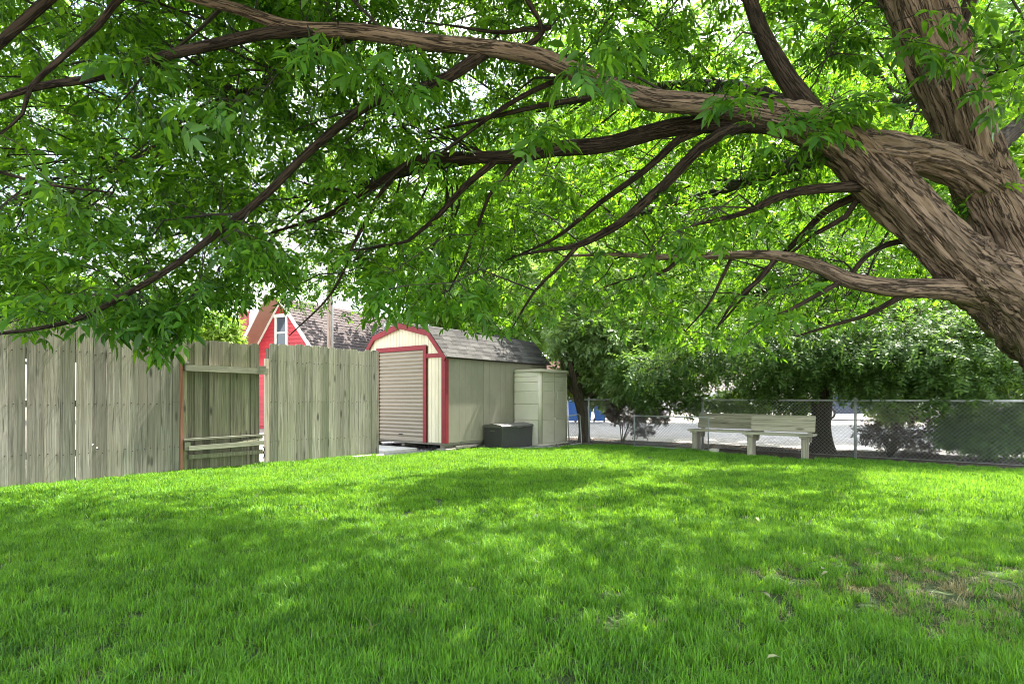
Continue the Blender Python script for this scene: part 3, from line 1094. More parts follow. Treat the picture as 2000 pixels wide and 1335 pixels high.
b = MB().box((-2.2, -1.02, -.01), (-.72, -.12, .055), None, .006)
o = tag(b.build('concrete_slab', M_conc), 'pale concrete slab in front of the roll up shed door', 'slab')
o.location, o.rotation_euler = SHO, (0, 0, SRZ)

# ------------------------------------------------------------------ tall storage cabinet
cb = thing('storage_cabinet', 'tall beige plastic storage cabinet with double doors beside the shed wall', 'cabinet', SHO + SHX * .03 + SHY * 2.36, SRZ)
cw, cdp, chh = .755, 1.24, 1.80            # out from the wall, along the wall, height
MB().box((.02, .02, .04), (cw - .05, cdp - .02, chh - .06)).build('carcass', M_resin, cb)
bands = [.04, .60, .98, 1.28, 1.50, 1.63, 1.745]
for z0, z1 in zip(bands, bands[1:]):
    MB().box((0, 0, z0 + .004), (cw - .07, .05, z1 - .004), None, .008).build('side_band', M_resin, cb)
    for y0, y1 in ((.055, cdp / 2 - .003), (cdp / 2 + .003, cdp - .05)):
        pass
# rounded front corner post
MB().tube([(cw - .062, .062, .035), (cw - .062, .062, chh - .055)], .06, 20).build('corner_post', M_resin_shade, cb, True)
MB().tube([(cw - .062, cdp - .062, .035), (cw - .062, cdp - .062, chh - .055)], .06, 20).build('corner_post', M_resin_shade, cb, True)
for y0, y1, nm in ((.112, cdp / 2 - .003, 0), (cdp / 2 + .003, cdp - .112, 1)):
    d = MB().box((cw - .05, y0, .05), (cw - .015, y1, chh - .065)).build('door', M_resin_shade, cb)
    for z0, z1 in zip(bands, bands[1:]):
        MB().box((cw - .0145, y0 + .004, z0 + .007), (cw - .004, y1 - .004, z1 - .002), None, .004).build('door_band', M_resin_shade, d)
    hy = y1 - .07 if nm == 0 else y0 + .07
    MB().tube([(cw, hy, 1.06), (cw + .026, hy, 1.10), (cw + .026, hy, 1.26), (cw, hy, 1.30)], .009, 8).build('handle', M_resin, d)
MB().tube([(cw - .004, cdp / 2, .615), (cw + .022, cdp / 2, .615)], .035, 16).build('lock_knob', M_resin, cb)
tp = [(-.0, -.012), (cw * .3, -.02), (cw * .55, -.012), (cw * .75, -.035), (cw + .02, -.02), (cw + .045, .10), (cw + .05, cdp / 2), (cw + .045, cdp - .08), (cw + .01, cdp + .015), (0, cdp + .012)]
MB().prism(tp, chh - .055, chh - .012, 'xy').prism([(u * .97 + .008, v * .97 + .02) for u, v in tp], chh - .012, chh + .012, 'xy').build('lid', M_resin_shade, cb)
MB().box((-.0, -.005, 0), (cw + .02, cdp + .005, .038), None, .006).build('base', M_resin, cb)

# ------------------------------------------------------------------ dark wicker deck box
dbc = G(980, 877)
db = thing('deck_box', 'charcoal woven plastic deck box with lid beside the shed side wall', 'storage box', dbc, SRZ)
dw, dl, dh = .52, 1.22, .47               # x from -dw to 0, y from 0 to dl
MB().prism([(-dw + .02, .0), (-.02, .0), (0, dh), (-dw, dh)], .012, dl - .012, 'xz').build('body', M_boxdark, db)
b = MB()
nr = 44
for i in range(nr):
    ya = .014 + (dl - .03) * i / nr
    b.add([(-.02, ya, .02), (-.02, ya + .017, .02), (.0, ya + .017, dh), (.0, ya, dh), (-.010, ya + .0085, .02), (.010, ya + .0085, dh)],
          [(0, 4, 5, 3), (4, 1, 2, 5), (3, 5, 2), (0, 1, 4)])
b.build('woven_front', M_boxdark, db)
b = MB()
for j in range(16):
    for i in range(14):
        xa = -dw + .02 + (dw - .045) * i / 14
        za = .03 + (dh - .05) * j / 16
        pr = .006 if (i + j) % 2 else .002
        b.box((xa, .0115 - pr, za), (xa + .026, .0115, za + .022))
b.build('woven_end', M_boxdark, db)
lidp = [(-dw - .02, dh), (.025, dh), (.028, dh + .03), (-.02, dh + .055), (-dw * .5, dh + .085), (-dw + .02, dh + .055), (-dw - .022, dh + .03)]
MB().prism(lidp, -.015, dl + .015, 'xz').build('lid', M_lid, db)
MB().box((.026, dl * .42, dh - .02), (.040, dl * .58, dh + .03), None, .004).build('latch', M_lid, db)
MB().box((-dw * .65, -.008, dh - .09), (-dw * .35, .006, dh - .06), None, .003).build('side_handle', M_lid, db)


# ------------------------------------------------------------------ benches
def bench(label, loc, rz, length, seed):
    r = random.Random(seed)
    t = thing('wooden_bench', label, 'bench', loc, rz, 'benches along the chain link fence')
    dep = .40
    for xo in (0, length - .15):
        lg = thing('leg', None, None)
        lg.parent = t
        lg.location = (xo, 0, 0)
        bpy.data.objects.remove(lg)
        b = MB()
        for j in range(4):
            b.box((xo + .012 + .002 * (j % 2), .03 + j * .064, .0), (xo + .105 - .003 * (j % 2), .03 + j * .064 + .057, .40 - .002 * j), None, .005)
        b.build('leg', M_benchleg, t)
        MB().box((xo - .015, -.015, .392), (xo + .13, dep + .0, .425), None, .004).build('cleat', M_benchleg, t)
        Mb = Matrix.Translation((0, dep - .03, .30)) @ Matrix.Rotation(R(-12), 4, 'X')
        MB().box((xo + .05, .028, 0), (xo + .125, .066, .50), Mb).build('back_post', M_benchleg, t)
    for j in range(3):
        MB().box((-.07, -.03 + j * .148, .426), (length + .07, -.03 + j * .148 + .142, .462), None, .004).build('seat_plank', M_bench, t)
    Mb = Matrix.Translation((0, dep - .03, .30)) @ Matrix.Rotation(R(-12), 4, 'X')
    for j in range(3):
        z = .19 + j * .108
        o = MB().box((-.02, -.008 + .002 * j, z), (length + .03, .026, z + .103), Mb @ Matrix.Rotation(R(r.uniform(-.25, .25)), 4, 'Y'), .004).build('back_plank', M_bench, t)
    return t


BRZ = math.atan2(-.62, .77)
bench('far weathered bench behind, overlapped by its neighbour at one end', (3.84, 12.34, 0), BRZ - .03, 1.30, 3)
bench('near weathered bench in front of the large tree trunk', (4.55, 11.18, 0), BRZ + .03, 1.10, 5)
p = G(1395, 885)
o = tag(MB().box((-.08, -.06, -.01), (.08, .06, .10), None, .006).build('concrete_block', M_stone), 'small beige block on the lawn edge in front of the far bench', 'block')
o.location, o.rotation_euler = p, (0, 0, BRZ)

# ------------------------------------------------------------------ chain link
CRZ = math.atan2(CFD.y, CFD.x)


def chain_mesh(L, H, z0=.04, w_=.035, r=.0017):
    b = MB()
    V, T = [], []
    nx, nz = int(L / w_), int(H / w_)
    for i in range(nx):
        pts = [(i * w_ + (((k + i) % 2) * w_), .004 * ((k % 2) * 2 - 1) * .5, z0 + k * w_) for k in range(nz + 1)]
        for (x0, y0, zz0), (x1, y1, zz1) in zip(pts, pts[1:]):
            o = len(V)
            dx, dz = x1 - x0, zz1 - zz0
            l = math.hypot(dx, dz)
            ux, uz = -dz / l * r, dx / l * r
            for (x, y, z) in ((x0, y0, zz0), (x1, y1, zz1)):
                V += [(x + ux, y - r * .6, z + uz), (x - ux, y - r * .6, z - uz), (x, y + r, z)]
            T += [(o, o + 1, o + 4), (o, o + 4, o + 3), (o + 1, o + 2, o + 5), (o + 1, o + 5, o + 4), (o + 2, o, o + 3), (o + 2, o + 3, o + 5)]
    return np_mesh('chain_link_mesh', np.array(V), T, M_wire)


cf = thing('chain_link_fence', 'grey galvanised chain link fence along the back of the lawn', 'fence', CFA, CRZ)
CL = 10.6
for s in (-1.6, 0, 2.92, 5.84, 8.76):
    pb = MB().tube([(s, .03, -.02), (s, .03, 1.115)], .026, 12).build('post', M_galv, cf, True)
    MB().tube([(s, .03, 1.10), (s, .03, 1.135), (s, .03, 1.15)], [.031, .029, .010], 12).build('cap', M_galv, pb, True)
MB().tube([(-1.6, .03, 1.085), (3, .03, 1.088), (CL, .03, 1.085)], .019, 10).build('top_rail', M_galv, cf, True)
MB().tube([(-1.6, .0, .05), (2, 0, .055), (5, 0, .045), (CL, .0, .05)], .004, 6).build('tension_wire', M_wire, cf)
o = put('chain_link_mesh', chain_mesh(CL + 1.6, 1.05), cf, (-1.6, 0, 0))
o['kind'] = 'stuff'

lp0, lp1 = G(1239, 873), G(1352, 880)
lpd = (lp1 - lp0)
lp = thing('loose_gate', 'low loose chain link gate panel leaning beside the far bench', 'gate panel', lp0, math.atan2(lpd.y, lpd.x))
pl, ph = 1.72, .735
MB().tube([(0, 0, 0), (0, 0, ph + .04)], .016, 10).build('side_pipe', M_galv, lp, True)
MB().tube([(pl, 0, 0), (pl, 0, ph)], .016, 10).build('side_pipe', M_galv, lp, True)
MB().tube([(0, 0, ph - .01), (pl, 0, ph - .015)], .015, 10).build('top_pipe', M_galv, lp, True)
MB().tube([(0, 0, .03), (pl, 0, .03)], .014, 10).build('bottom_pipe', M_galv, lp, True)
o = put('chain_link_mesh', chain_mesh(pl, ph - .05), lp)
o['kind'] = 'stuff'

q0, q1 = G(1112, 869.5), G(1136, 867.5)
qd = q1 - q0
lg = thing('loose_gate', 'small tilted pipe framed chain link gate beside the tall storage cabinet', 'gate panel', q0, math.atan2(qd.y, qd.x))
qw = qd.length
tl = Matrix.Rotation(R(-5), 4, 'Y')
pts = [tl @ Vector(v) for v in ((0, 0, 0), (0, 0, .66), (.03, 0, .70), (qw - .05, 0, .70), (qw, 0, .66), (qw, 0, 0), (0, 0, 0.01))]
MB().tube(pts, .015, 8).build('pipe_frame', M_galv, lg, True)
o = put('chain_link_mesh', chain_mesh(max(.3, qw), .66), lg)
o.rotation_euler = (0, R(-5), 0)
o['kind'] = 'stuff'

# ------------------------------------------------------------------ red house beyond the fence
HO = Vector((-7.08, 20, 0))
HX = Vector((.889, -.459, 0))
HRZ = math.atan2(HX.y, HX.x)
hs = thing('red_house', 'red sided house with steep gable and brown shingle roof behind the fence', 'house', HO, HRZ)
GW, GE, GP = 2.62, 3.02, 4.62             # gable width, eave height, peak height; local x from -GW to 0, y back
gx = -GW * .53
MB().prism([(-GW, 0), (0, 0), (0, GE), (gx, GP), (-GW, GE)], .02, .1, 'xz').build('gable_wall', M_siding, hs)
z = .1
while z < GP - .12:
    z1 = z + .135
    def lim(zz, side):
        if zz <= GE:
            return -GW if side < 0 else 0
        t = (zz - GE) / (GP - GE)
        return (-GW + (gx + GW) * t) if side < 0 else gx * t
    a0, c0, a1, c1 = lim(z, -1), lim(z, 1), lim(z1, -1), lim(z1, 1)
    segs = [((a0, a1), (c0, c1))]
    if 2.75 < (z + z1) / 2 < 3.98:           # broken by the window
        segs = [((a0, a1), (-1.62, -1.62)), ((-.98, -.98), (c0, c1))]
    for (p0, p1), (r0, r1) in segs:
        if r0 - p0 > .05:
            vs = [(p0, -.012, z), (r0, -.012, z), (r1, .012, z1), (p1, .012, z1), (p0, .0195, z), (r0, .0195, z), (r1, .0195, z1), (p1, .0195, z1)]
            MB().add(vs, [(0, 1, 2, 3), (0, 4, 5, 1), (4, 7, 6, 5), (0, 3, 7, 4), (1, 5, 6, 2), (3, 2, 6, 7)]).build('siding_board', M_siding, hs)
    z = z1
wf = MB()
for lo, hi in (((-1.62, -.05, 2.75), (-1.53, .018, 4.0)), ((-1.07, -.05, 2.75), (-.98, .018, 4.0)), ((-1.66, -.06, 4.001), (-.94, .018, 4.12)), ((-1.53, -.05, 2.75), (-1.07, .018, 2.86)), ((-1.53, -.03, 3.42), (-1.07, .0, 3.48))):
    wf.box(lo, hi)
wfo = wf.build('window', M_white, hs)
MB().box((-1.53, -.012, 2.861), (-1.07, -.006, 3.999)).build('pane', M_glass, wfo)
# side wall below the eave and main body of the house
MB().box((-.1, .1, 0), (0, 9.5, GE - .02)).build('side_wall', M_siding, hs)
MB().box((-GW, .101, 0), (-GW + .1, 9.5, GE - .02)).build('side_wall', M_siding, hs)
MB().box((-GW + .1, 9.4, 0), (-.1, 9.5, GE)).build('back_wall', M_siding, hs)
# roof: right slope flush with the gable, left slope with a deep overhang and painted soffit
rs = Vector((0 - gx, 0, GE - GP))
ext = 1.16
xr, zr = gx + rs.x * ext, GP + rs.z * ext
MB().prism([(gx, GP + .02), (xr, zr + .02), (xr, zr + .1), (gx, GP + .10)], -.06, 9.8, 'xz').build('roof_deck', M_roofdark, hs)
xl, zl = gx - (GW + gx) * 1.32, GP - (GP - GE) * 1.32
MB().prism([(gx, GP + .03), (xl, zl + .03), (xl, zl + .11), (gx, GP + .11)], -.62, 9.8, 'xz').build('roof_deck', M_roofdark, hs)
MB().prism([(gx, GP + .005), (xl, zl + .005), (xl, zl + .028), (gx, GP + .028)], -.60, .018, 'xz').build('soffit', M_soffit, hs)
MB().prism([(gx - .02, GP - .06), (xl, zl - .06), (xl, zl + .12), (gx - .02, GP + .12)], -.66, -.622, 'xz').build('barge_board', M_white, hs)
MB().prism([(gx, GP - .04), (xr, zr - .04), (xr, zr + .13), (gx, GP + .13)], -.10, -.062, 'xz').build('barge_board', M_white, hs)
MB().prism([(gx, GP - .16), (-GW - .02, GE - .14), (-GW - .02, GE - .02), (gx, GP - .02)], -.035, -.0125, 'xz').build('frieze_board', M_white, hs)
MB().box((-.07, -.03, 0), (.02, -.0125, GE - .05)).build('corner_board', M_white, hs)
V, T = MB(), None
sb = MB()
d = Vector((xr - gx, 0, zr - GP))
ln = d.length
d.normalize()
nv = Vector((-d.z, 0, d.x))
nv = nv if nv.z > 0 else -nv
rows = int(ln / .15)
for r_ in range(rows):
    u1 = ln * (r_ + 1) / rows + .02
    u0 = ln * r_ / rows - .05
    yy = -.06 - random.random() * .2
    while yy < 9.75:
        wd = random.uniform(.14, .34)
        du = random.uniform(-.025, .015)
        th = random.uniform(.014, .034)
        pa = Vector((gx, 0, GP + .10)) + d * max(0, u0) + nv * .004
        pb_ = Vector((gx, 0, GP + .10)) + d * (u1 + du) + nv * .006
        ya, yb = max(yy, -.06), yy + wd - .012
        vs = [pa + Vector((0, ya, 0)), pa + Vector((0, yb, 0)), pb_ + Vector((0, yb, 0)), pb_ + Vector((0, ya, 0)),
              pb_ + Vector((0, yb, 0)) + nv * th, pb_ + Vector((0, ya, 0)) + nv * th]
        sb.add(vs, [(0, 1, 4, 5), (5, 4, 2, 3), (0, 5, 3), (1, 2, 4)])
        yy += wd
o = sb.build('shingles', M_hshingle, hs)
o['kind'] = 'stuff'
MB().tube([(xr + .05, -.1, zr + .0), (xr + .05, 9.8, zr + .0)], .06, 10).build('gutter', M_gutter, hs, True)
MB().box((xr - .02, -.06, zr - .1), (xr + .004, 9.8, zr + .03)).build('fascia', M_white, hs)
MB().tube([(xr - .55, 4.4, 3.0), (xr - .55, 4.4, 4.3)], .05, 10).build('vent_pipe', M_galv, hs, True)

ch = thing('brick_chimney', 'dark red brick chimney rising beyond the fence beside the red house', 'chimney', P(477, 775, 23) - Vector((0, 0, CH)), R(-20))
MB().box((-.13, -.13, 0), (.13, .13, 4.5)).build('core', M_mortar, ch)
bm_ = MB().box((0, 0, 0), (.128, .02, .062)).mesh('brick', M_brickred)
bside = MB().box((0, 0, 0), (.02, .128, .062)).mesh('brick', M_brickred)
zz = 3.2
k = 0
while zz < 4.5:
    for j in range(2):
        o = put('brick', bm_, ch, (-.142 + j * .142 + (.006 if k % 2 else 0), -.145, zz))
        o = put('brick', bside, ch, (.127, -.142 + j * .142 + (.006 if k % 2 else 0), zz))
    zz += .073
    k += 1
MB().box((-.16, -.16, 4.5), (.16, .16, 4.58)).build('cap', M_brickred, ch)

up = thing('utility_pole', 'brown wooden utility pole rising in front of the house roof', 'pole', P(645, 775, 17.5) - Vector((0, 0, CH)))
MB().tube([(0, 0, 0), (0, 0, 4), (0, 0, 8.6)], [.10, .09, .075], 14).build('shaft', M_pole, up, True)
MB().tube([(.07, -.06, 0), (.085, -.05, 4), (.075, -.04, 8.0)], .022, 8).build('conduit', M_galv, up, True)
MB().box((-.9, -.06, 7.9), (.9, .06, 8.02)).build('cross_arm', M_pole, up)
p0 = up.location
for i, (dx, zz) in enumerate(((.8, 8.05), (-.8, 8.05), (0, 7.2))):
    a = p0 + Vector((dx, 0, zz))
    c = Vector((9 + dx, 40, 8.5 - .3 * i))
    pts = [a.lerp(c, t / 12) - Vector((0, 0, 1.2 * (1 - (2 * t / 12 - 1) ** 2))) for t in range(13)]
    tag(MB().tube(pts, .008, 5).build('power_line', M_black), ['thin black wire from the near end of the pole arm', 'thin black wire from the far end of the pole arm', 'lowest thin black wire leaving the utility pole'][i], 'wire', 'wires from the utility pole')

# grey roofed house, far left beyond the fence
gh = thing('grey_house', 'pale house with low grey roof far behind the left fence', 'house', (-15.5, 25, 0), R(-25))
MB().box((-4.6, 0, 0), (4.6, 6, 2.8)).build('wall', M_farwall, gh)
gr = MB().prism([(-.5, 2.75), (3.0, 4.3), (6.5, 2.75)], -5.0, 5.0, 'yz').build('roof', M_shingle, gh)
for q in (-2.6, .6):
    wi = MB().box((q, -.04, 1.0), (q + 1.1, .02, 2.2)).build('window', M_white, gh)
    MB().box((q + .06, -.05, 1.06), (q + 1.04, -.035, 2.14)).build('pane', M_glass, wi)


# ------------------------------------------------------------------ vehicles, bins, buildings over the alley
def car(label, cat, loc, rz, paint, L=4.5, tall=1.45, group='vehicles parked across the alley'):
    t = thing('parked_car', label, cat, loc, rz, group)
    hw = .86
    lower = [(0, .32), (0, .62), (.08, .82), (1.05, .95), (3.7, .98), (L - .06, .92), (L, .6), (L - .02, .32)]
    b = MB()
    n = len(lower)
    secs = [(-hw, .96, .02), (-hw * .97, 1, .0), (hw * .97, 1, 0), (hw, .96, .02)]
    for y, s_, dz in ((-hw, .97, 0), (-hw + .06, 1, 0), (hw - .06, 1, 0), (hw, .97, 0)):
        for u, z_ in lower:
            b.v.append(((u - L / 2) * s_, y, .32 + (z_ - .32) * s_))
    for k in range(3):
        for i in range(n):
            b.f.append((k * n + i, k * n + (i + 1) % n, (k + 1) * n + (i + 1) % n, (k + 1) * n + i))
    b.f += [tuple(range(n)), tuple(range(4 * n - 1, 3 * n - 1, -1))]
    body = b.build('body', paint, t)
    cab = [(.95, .95), (1.75, tall), (3.15, tall), (3.95, .97)]
    b = MB()
    for y, ins in ((-hw + .05, 0), (-hw + .2, 1), (hw - .2, 1), (hw - .05, 0)):
        for u, z_ in cab:
            b.v.append((u - L / 2, y if True else 0, z_ if ins else min(z_, .96)))
    for k in range(3):
        for i in range(3):
            b.f.append((k * 4 + i, k * 4 + i + 1, k * 4 + 5 + i, k * 4 + 4 + i))
    b.build('cabin', paint, t)
    for s in (-1, 1):
        y = s * (hw - .118)
        MB().add([(1.25 - L / 2, s * (hw - .055), 1.0), (3.7 - L / 2, s * (hw - .055), 1.0), (3.15 - L / 2, s * (hw - .185), tall - .07), (1.8 - L / 2, s * (hw - .185), tall - .07)], [(0, 1, 2, 3)]).build('side_window', M_glass2, t)
        for u in (.85, 3.6):
            wh = MB().tube([(u - L / 2, s * (hw - .17), .32), (u - L / 2, s * (hw + .01), .32)], .32, 20).build('wheel', M_black, t)
            MB().tube([(u - L / 2, s * (hw + .0), .32), (u - L / 2, s * (hw + .02), .32)], .21, 16).build('rim', M_chrome, wh)
        MB().box((-L / 2 - .01, s * .58 - .16, .66), (-L / 2 + .05, s * .58 + .16, .78)).build('headlight', M_lamp, t)
        MB().box((L / 2 - .06, s * .58 - .16, .68), (L / 2 + .012, s * .58 + .16, .82)).build('tail_light', M_redlamp, t)
    return t


car('white car beside the blue bins across the alley', 'car', (6.2, 29.5, 0), R(8), M_carwhite)
car('silver car seen through the mesh above the far bench', 'car', (12.2, 33, 0), R(-10), M_carsilver)
car('dark blue car beyond the fence beside the big trunk', 'car', (17.5, 29, 0), R(-20), M_cardark, 4.7, 1.7)
car('white car almost hidden by the bushes near the right edge', 'car', (21.5, 27, 0), R(-25), M_carwhite, 4.8, 1.8)


def bin_(label, loc, rz):
    t = thing('recycling_bin', label, 'bin', loc, rz, 'blue bins across the alley')
    b = MB()
    for z, sx, sy in ((.08, .20, .24), (.9, .27, .31), (.95, .29, .33)):
        for x, y in ((-sx, -sy), (sx, -sy), (sx, sy), (-sx, sy)):
            b.v.append((x, y, z))
    for k in range(2):
        for i in range(4):
            b.f.append((k * 4 + i, k * 4 + (i + 1) % 4, k * 4 + 4 + (i + 1) % 4, k * 4 + 4 + i))
    b.f += [(3, 2, 1, 0), (8, 9, 10, 11)]
    b.build('body', M_blue, t)
    MB().prism([(-.34, .952), (.34, .952), (.33, .99), (.15, 1.05), (-.15, 1.05), (-.33, .99)], -.30, .30, 'yz').build('lid', M_bluelid, t)
    for s in (-1, 1):
        MB().tube([(s * .20, .26, .1), (s * .26, .26, .1)], .1, 14).build('wheel', M_black, t)
    MB().tube([(-.2, .36, .93), (.2, .36, .93)], .015, 8).build('handle', M_black, t)
    return t


bin_('blue recycling bin nearest the storage cabinet, its body partly hidden', (2.72, 26.0, 0), R(10))
bin_('middle blue recycling bin, hidden behind the forked trunk', (3.35, 26.3, 0), R(4))
bin_('blue recycling bin next to the white car', (3.98, 26.2, 0), R(-6))

fb = thing('brick_building', 'low pink brick building far across the alley behind the forked tree', 'building', (4.5, 40, 0), R(4))
MB().box((-5.5, 0, 0), (6, 8, 3.6)).build('wall', M_farbrick, fb)
MB().box((-5.7, -.2, 3.6), (6.2, 8.2, 3.85)).build('roof', M_roofdark, fb)
for q in (-4.2, -1.2, 2.4):
    wi = MB().box((q, -.06, .9), (q + 1.5, .02, 2.3)).build('window', M_white, fb)
    MB().box((q + .07, -.07, .97), (q + 1.43, -.055, 2.23)).build('pane', M_glass, wi)
fg = thing('pale_garage', 'long pale garage far across the alley behind the benches', 'building', (18, 44, 0), R(-8))
MB().box((-7, 0, 0), (9, 8, 3.0)).build('wall', M_farwall, fg)
MB().prism([(-.4, 2.95), (4, 4.6), (8.4, 2.95)], -7.3, 9.3, 'yz').build('roof', M_shingle, fg)
for q in (-5.5, -1.5, 2.5):
    dd = MB().box((q, -.05, .02), (q + 2.8, .02, 2.3)).build('garage_door', M_white, fg)
    for j in range(4):
        MB().box((q + .05, -.065, .08 + j * .56), (q + 2.75, -.051, .58 + j * .56)).build('door_panel', M_white, dd)


# ------------------------------------------------------------------ trees and bushes of the background
T_loc = [compound(5, 0, .26, .46, 72, .12, True, random.Random(i)) for i in range(4)]
T_ash_lo = [compound(2 + i % 2, 1, .52, .38, 56, .30, True, random.Random(20 + i)) for i in range(6)]
T_ash_hi = [compound(2 + i % 2, 2, .52, .38, 56, .30, True, random.Random(40 + i)) for i in range(8)]
T_far = [compound(3, 0, .5, .42, 55, .15, True, random.Random(60 + i)) for i in range(4)]


def crown(name, clumps, n, size, m, parent, templates, droop=.4, shell=.55, spray=1):
    """leaf sprays spread through ellipsoid clumps (centre, radii, weight); open and uneven"""
    wts = np.array([c[2] for c in clumps], float)
    which = rng.choice(len(clumps), n, p=wts / wts.sum())
    C = np.array([list(c[0]) for c in clumps])[which]
    Rr = np.array([list(c[1]) for c in clumps])[which]
    d = rvec(n)
    r = shell + (1 - shell) * rng.random(n) ** .6
    r = np.where(rng.random(n) < .3, rng.random(n), r)
    lump = np.array([1 + .6 * noise.noise(Vector(tuple(d_ * 1.9 + c_ * .7))) for d_, c_ in zip(d, C)])
    Pt = C + d * Rr * (r * lump)[:, None]
    D = d + rng.normal(0, .45, (n, 3)) + np.array([0, 0, -droop])
    U = np.array([0, 0, 1.0]) + d * .35 + rng.normal(0, .45, (n, 3))
    Sz = size * rng.uniform(.65, 1.3, n)
    v, t = scatter(templates, Pt, D, U, Sz)
    v = v - np.array(parent.location)
    o = put(name, np_mesh(name, v, t, m), parent)
    o['kind'] = 'stuff'
    return o


def path4(pts, r0, r1):
    n = len(pts)
    return [(*p, r0 + (r1 - r0) * i / (n - 1)) for i, p in enumerate(pts)]


def tree(name, label, base, trunk, rt, clumps, n, size, m, bark, templates, droop=.4, group=None, limbs=True, shell=.55):
    t = thing(name, label, 'tree', base, 0, group)
    bark_tube([[(*p, r) for p, r in zip(trunk, rt)]], bark, 'trunk', t, 16, .12, .10, 4)
    if limbs:
        top = Vector(trunk[-1])
        ps = []
        for c, rr, wt in clumps:
            c = Vector(c)
            st = Vector(trunk[-2]).lerp(top, random.uniform(.3, 1))
            ps.append(path4([st, st.lerp(c, .5) + Vector((0, 0, .12 * (c - st).length)), c], rt[-1] * .6, rt[-1] * .15))
            for _ in range(3):
                e2 = c + Vector(rr) * .8 * random.uniform(.6, 1)
                e2 = c + Vector([random.uniform(-1, 1) * q * .85 for q in rr])
                ps.append(path4([c.lerp(st, .25), c.lerp(e2, .5) + Vector((0, 0, .05)), e2], rt[-1] * .22, rt[-1] * .06))
        bark_tube(ps, bark, 'limbs', t, 7, .25)
    crown('crown', clumps, n, size, m, t, templates, droop, shell)
    return t


# dark locust behind the benches
tb = G(1605, 882)
tk = tb.y
tree('locust_tree', 'dark drooping tree with thick straight trunk behind the near bench', tb,
     [tb + Vector((0, 0, -.05)), tb + Vector((0, 0, .12)), P(1604, 845, tk), P(1606, 780, tk), P(1612, 700, tk), P(1618, 600, tk), P(1640, 480, tk)],
     [.30, .235, .185, .19, .19, .17, .12],
     [(P(1450, 672, 11.6), (1.5, 1.3, .60), 1.0), (P(1300, 725, 12.8), (1.1, 1.0, .48), .6), (P(1620, 680, 11.4), (1.4, 1.2, .70), 1.1), (P(1790, 672, 10.6), (1.4, 1.2, .72), 1.2),
      (P(1950, 680, 10.3), (1.3, 1.2, .75), 1.0), (P(2080, 680, 10.5), (1.2, 1.2, .9), .5), (P(1700, 560, 12.5), (2.2, 1.5, 1.3), 1.2), (P(1500, 540, 12.8), (2.0, 1.5, 1.2), 1.0), (P(1900, 540, 12.3), (2.0, 1.5, 1.3), 1.0),
      (P(1540, 740, 12.2), (1.2, .7, .28), .35), (P(1700, 728, 12.0), (1.0, .7, .28), .3), (P(1880, 735, 10.2), (.9, .7, .25), .3), (P(1345, 775, 13.2), (.45, .4, .22), .20), (P(1425, 785, 13.0), (.40, .4, .16), .16), (P(1560, 785, 12.6), (.40, .3, .16), .14), (P(1480, 790, 13.4), (.45, .4, .14), .14), (P(1500, 755, 12.0), (.3, .4, .2), .10), (P(1690, 765, 11.5), (.28, .3, .22), .09), (P(1770, 750, 10.8), (.3, .3, .3), .10), (P(1835, 775, 10.2), (.25, .3, .2), .07), (P(1910, 760, 10.0), (.3, .3, .3), .10), (P(1270, 770, 13.0), (.35, .4, .2), .12)],
     14500, .32, M_locust, M_barkdark, T_loc, .75, 'trees behind the chain link fence')

# forked tree by the cabinet
fb_ = G(1141, 863)
fy = fb_.y
ft = tree('forked_tree', 'black forked tree beside the storage cabinet with grey green leaves', fb_,
          [fb_ + Vector((0, 0, -.05)), P(1141, 850, fy), P(1139, 815, fy), P(1133, 785, fy), P(1123, 740, fy), P(1110, 690, fy)],
          [.20, .15, .135, .14, .12, .09],
          [(P(1075, 555, 16.5), (1.3, 1.1, .85), 1), (P(1155, 655, 14.8), (.95, 1.0, .72), .9), (P(1210, 680, 14.6), (1.1, 1.0, .8), 1.0), (P(1230, 745, 14.3), (.8, .7, .42), .6), (P(1180, 560, 15.5), (1.5, 1.2, 1.1), 1.0), (P(1290, 620, 15), (1.2, 1.0, .9), .8), (P(1118, 735, 15.3), (.35, .4, .3), .2), (P(1175, 765, 15.2), (.4, .4, .22), .2)],
          9000, .30, M_palegreen, M_barkdark, T_far, .4, 'trees behind the chain link fence')
bark_tube([[(*P(1137, 800, fy), .08), (*P(1150, 778, fy), .075), (*P(1168, 755, fy), .065), (*P(1185, 720, fy), .05), (*P(1205, 670, fy), .03)]], M_barkdark, 'limb', ft, 12, .1, .1, 4)
bark_tube([[(*P(1130, 775, fy), .05), (*P(1118, 765, fy), .045), (*P(1104, 745, fy), .04), (*P(1095, 700, fy), .03)]], M_barkdark, 'limb', ft, 10, .1, .1, 4)

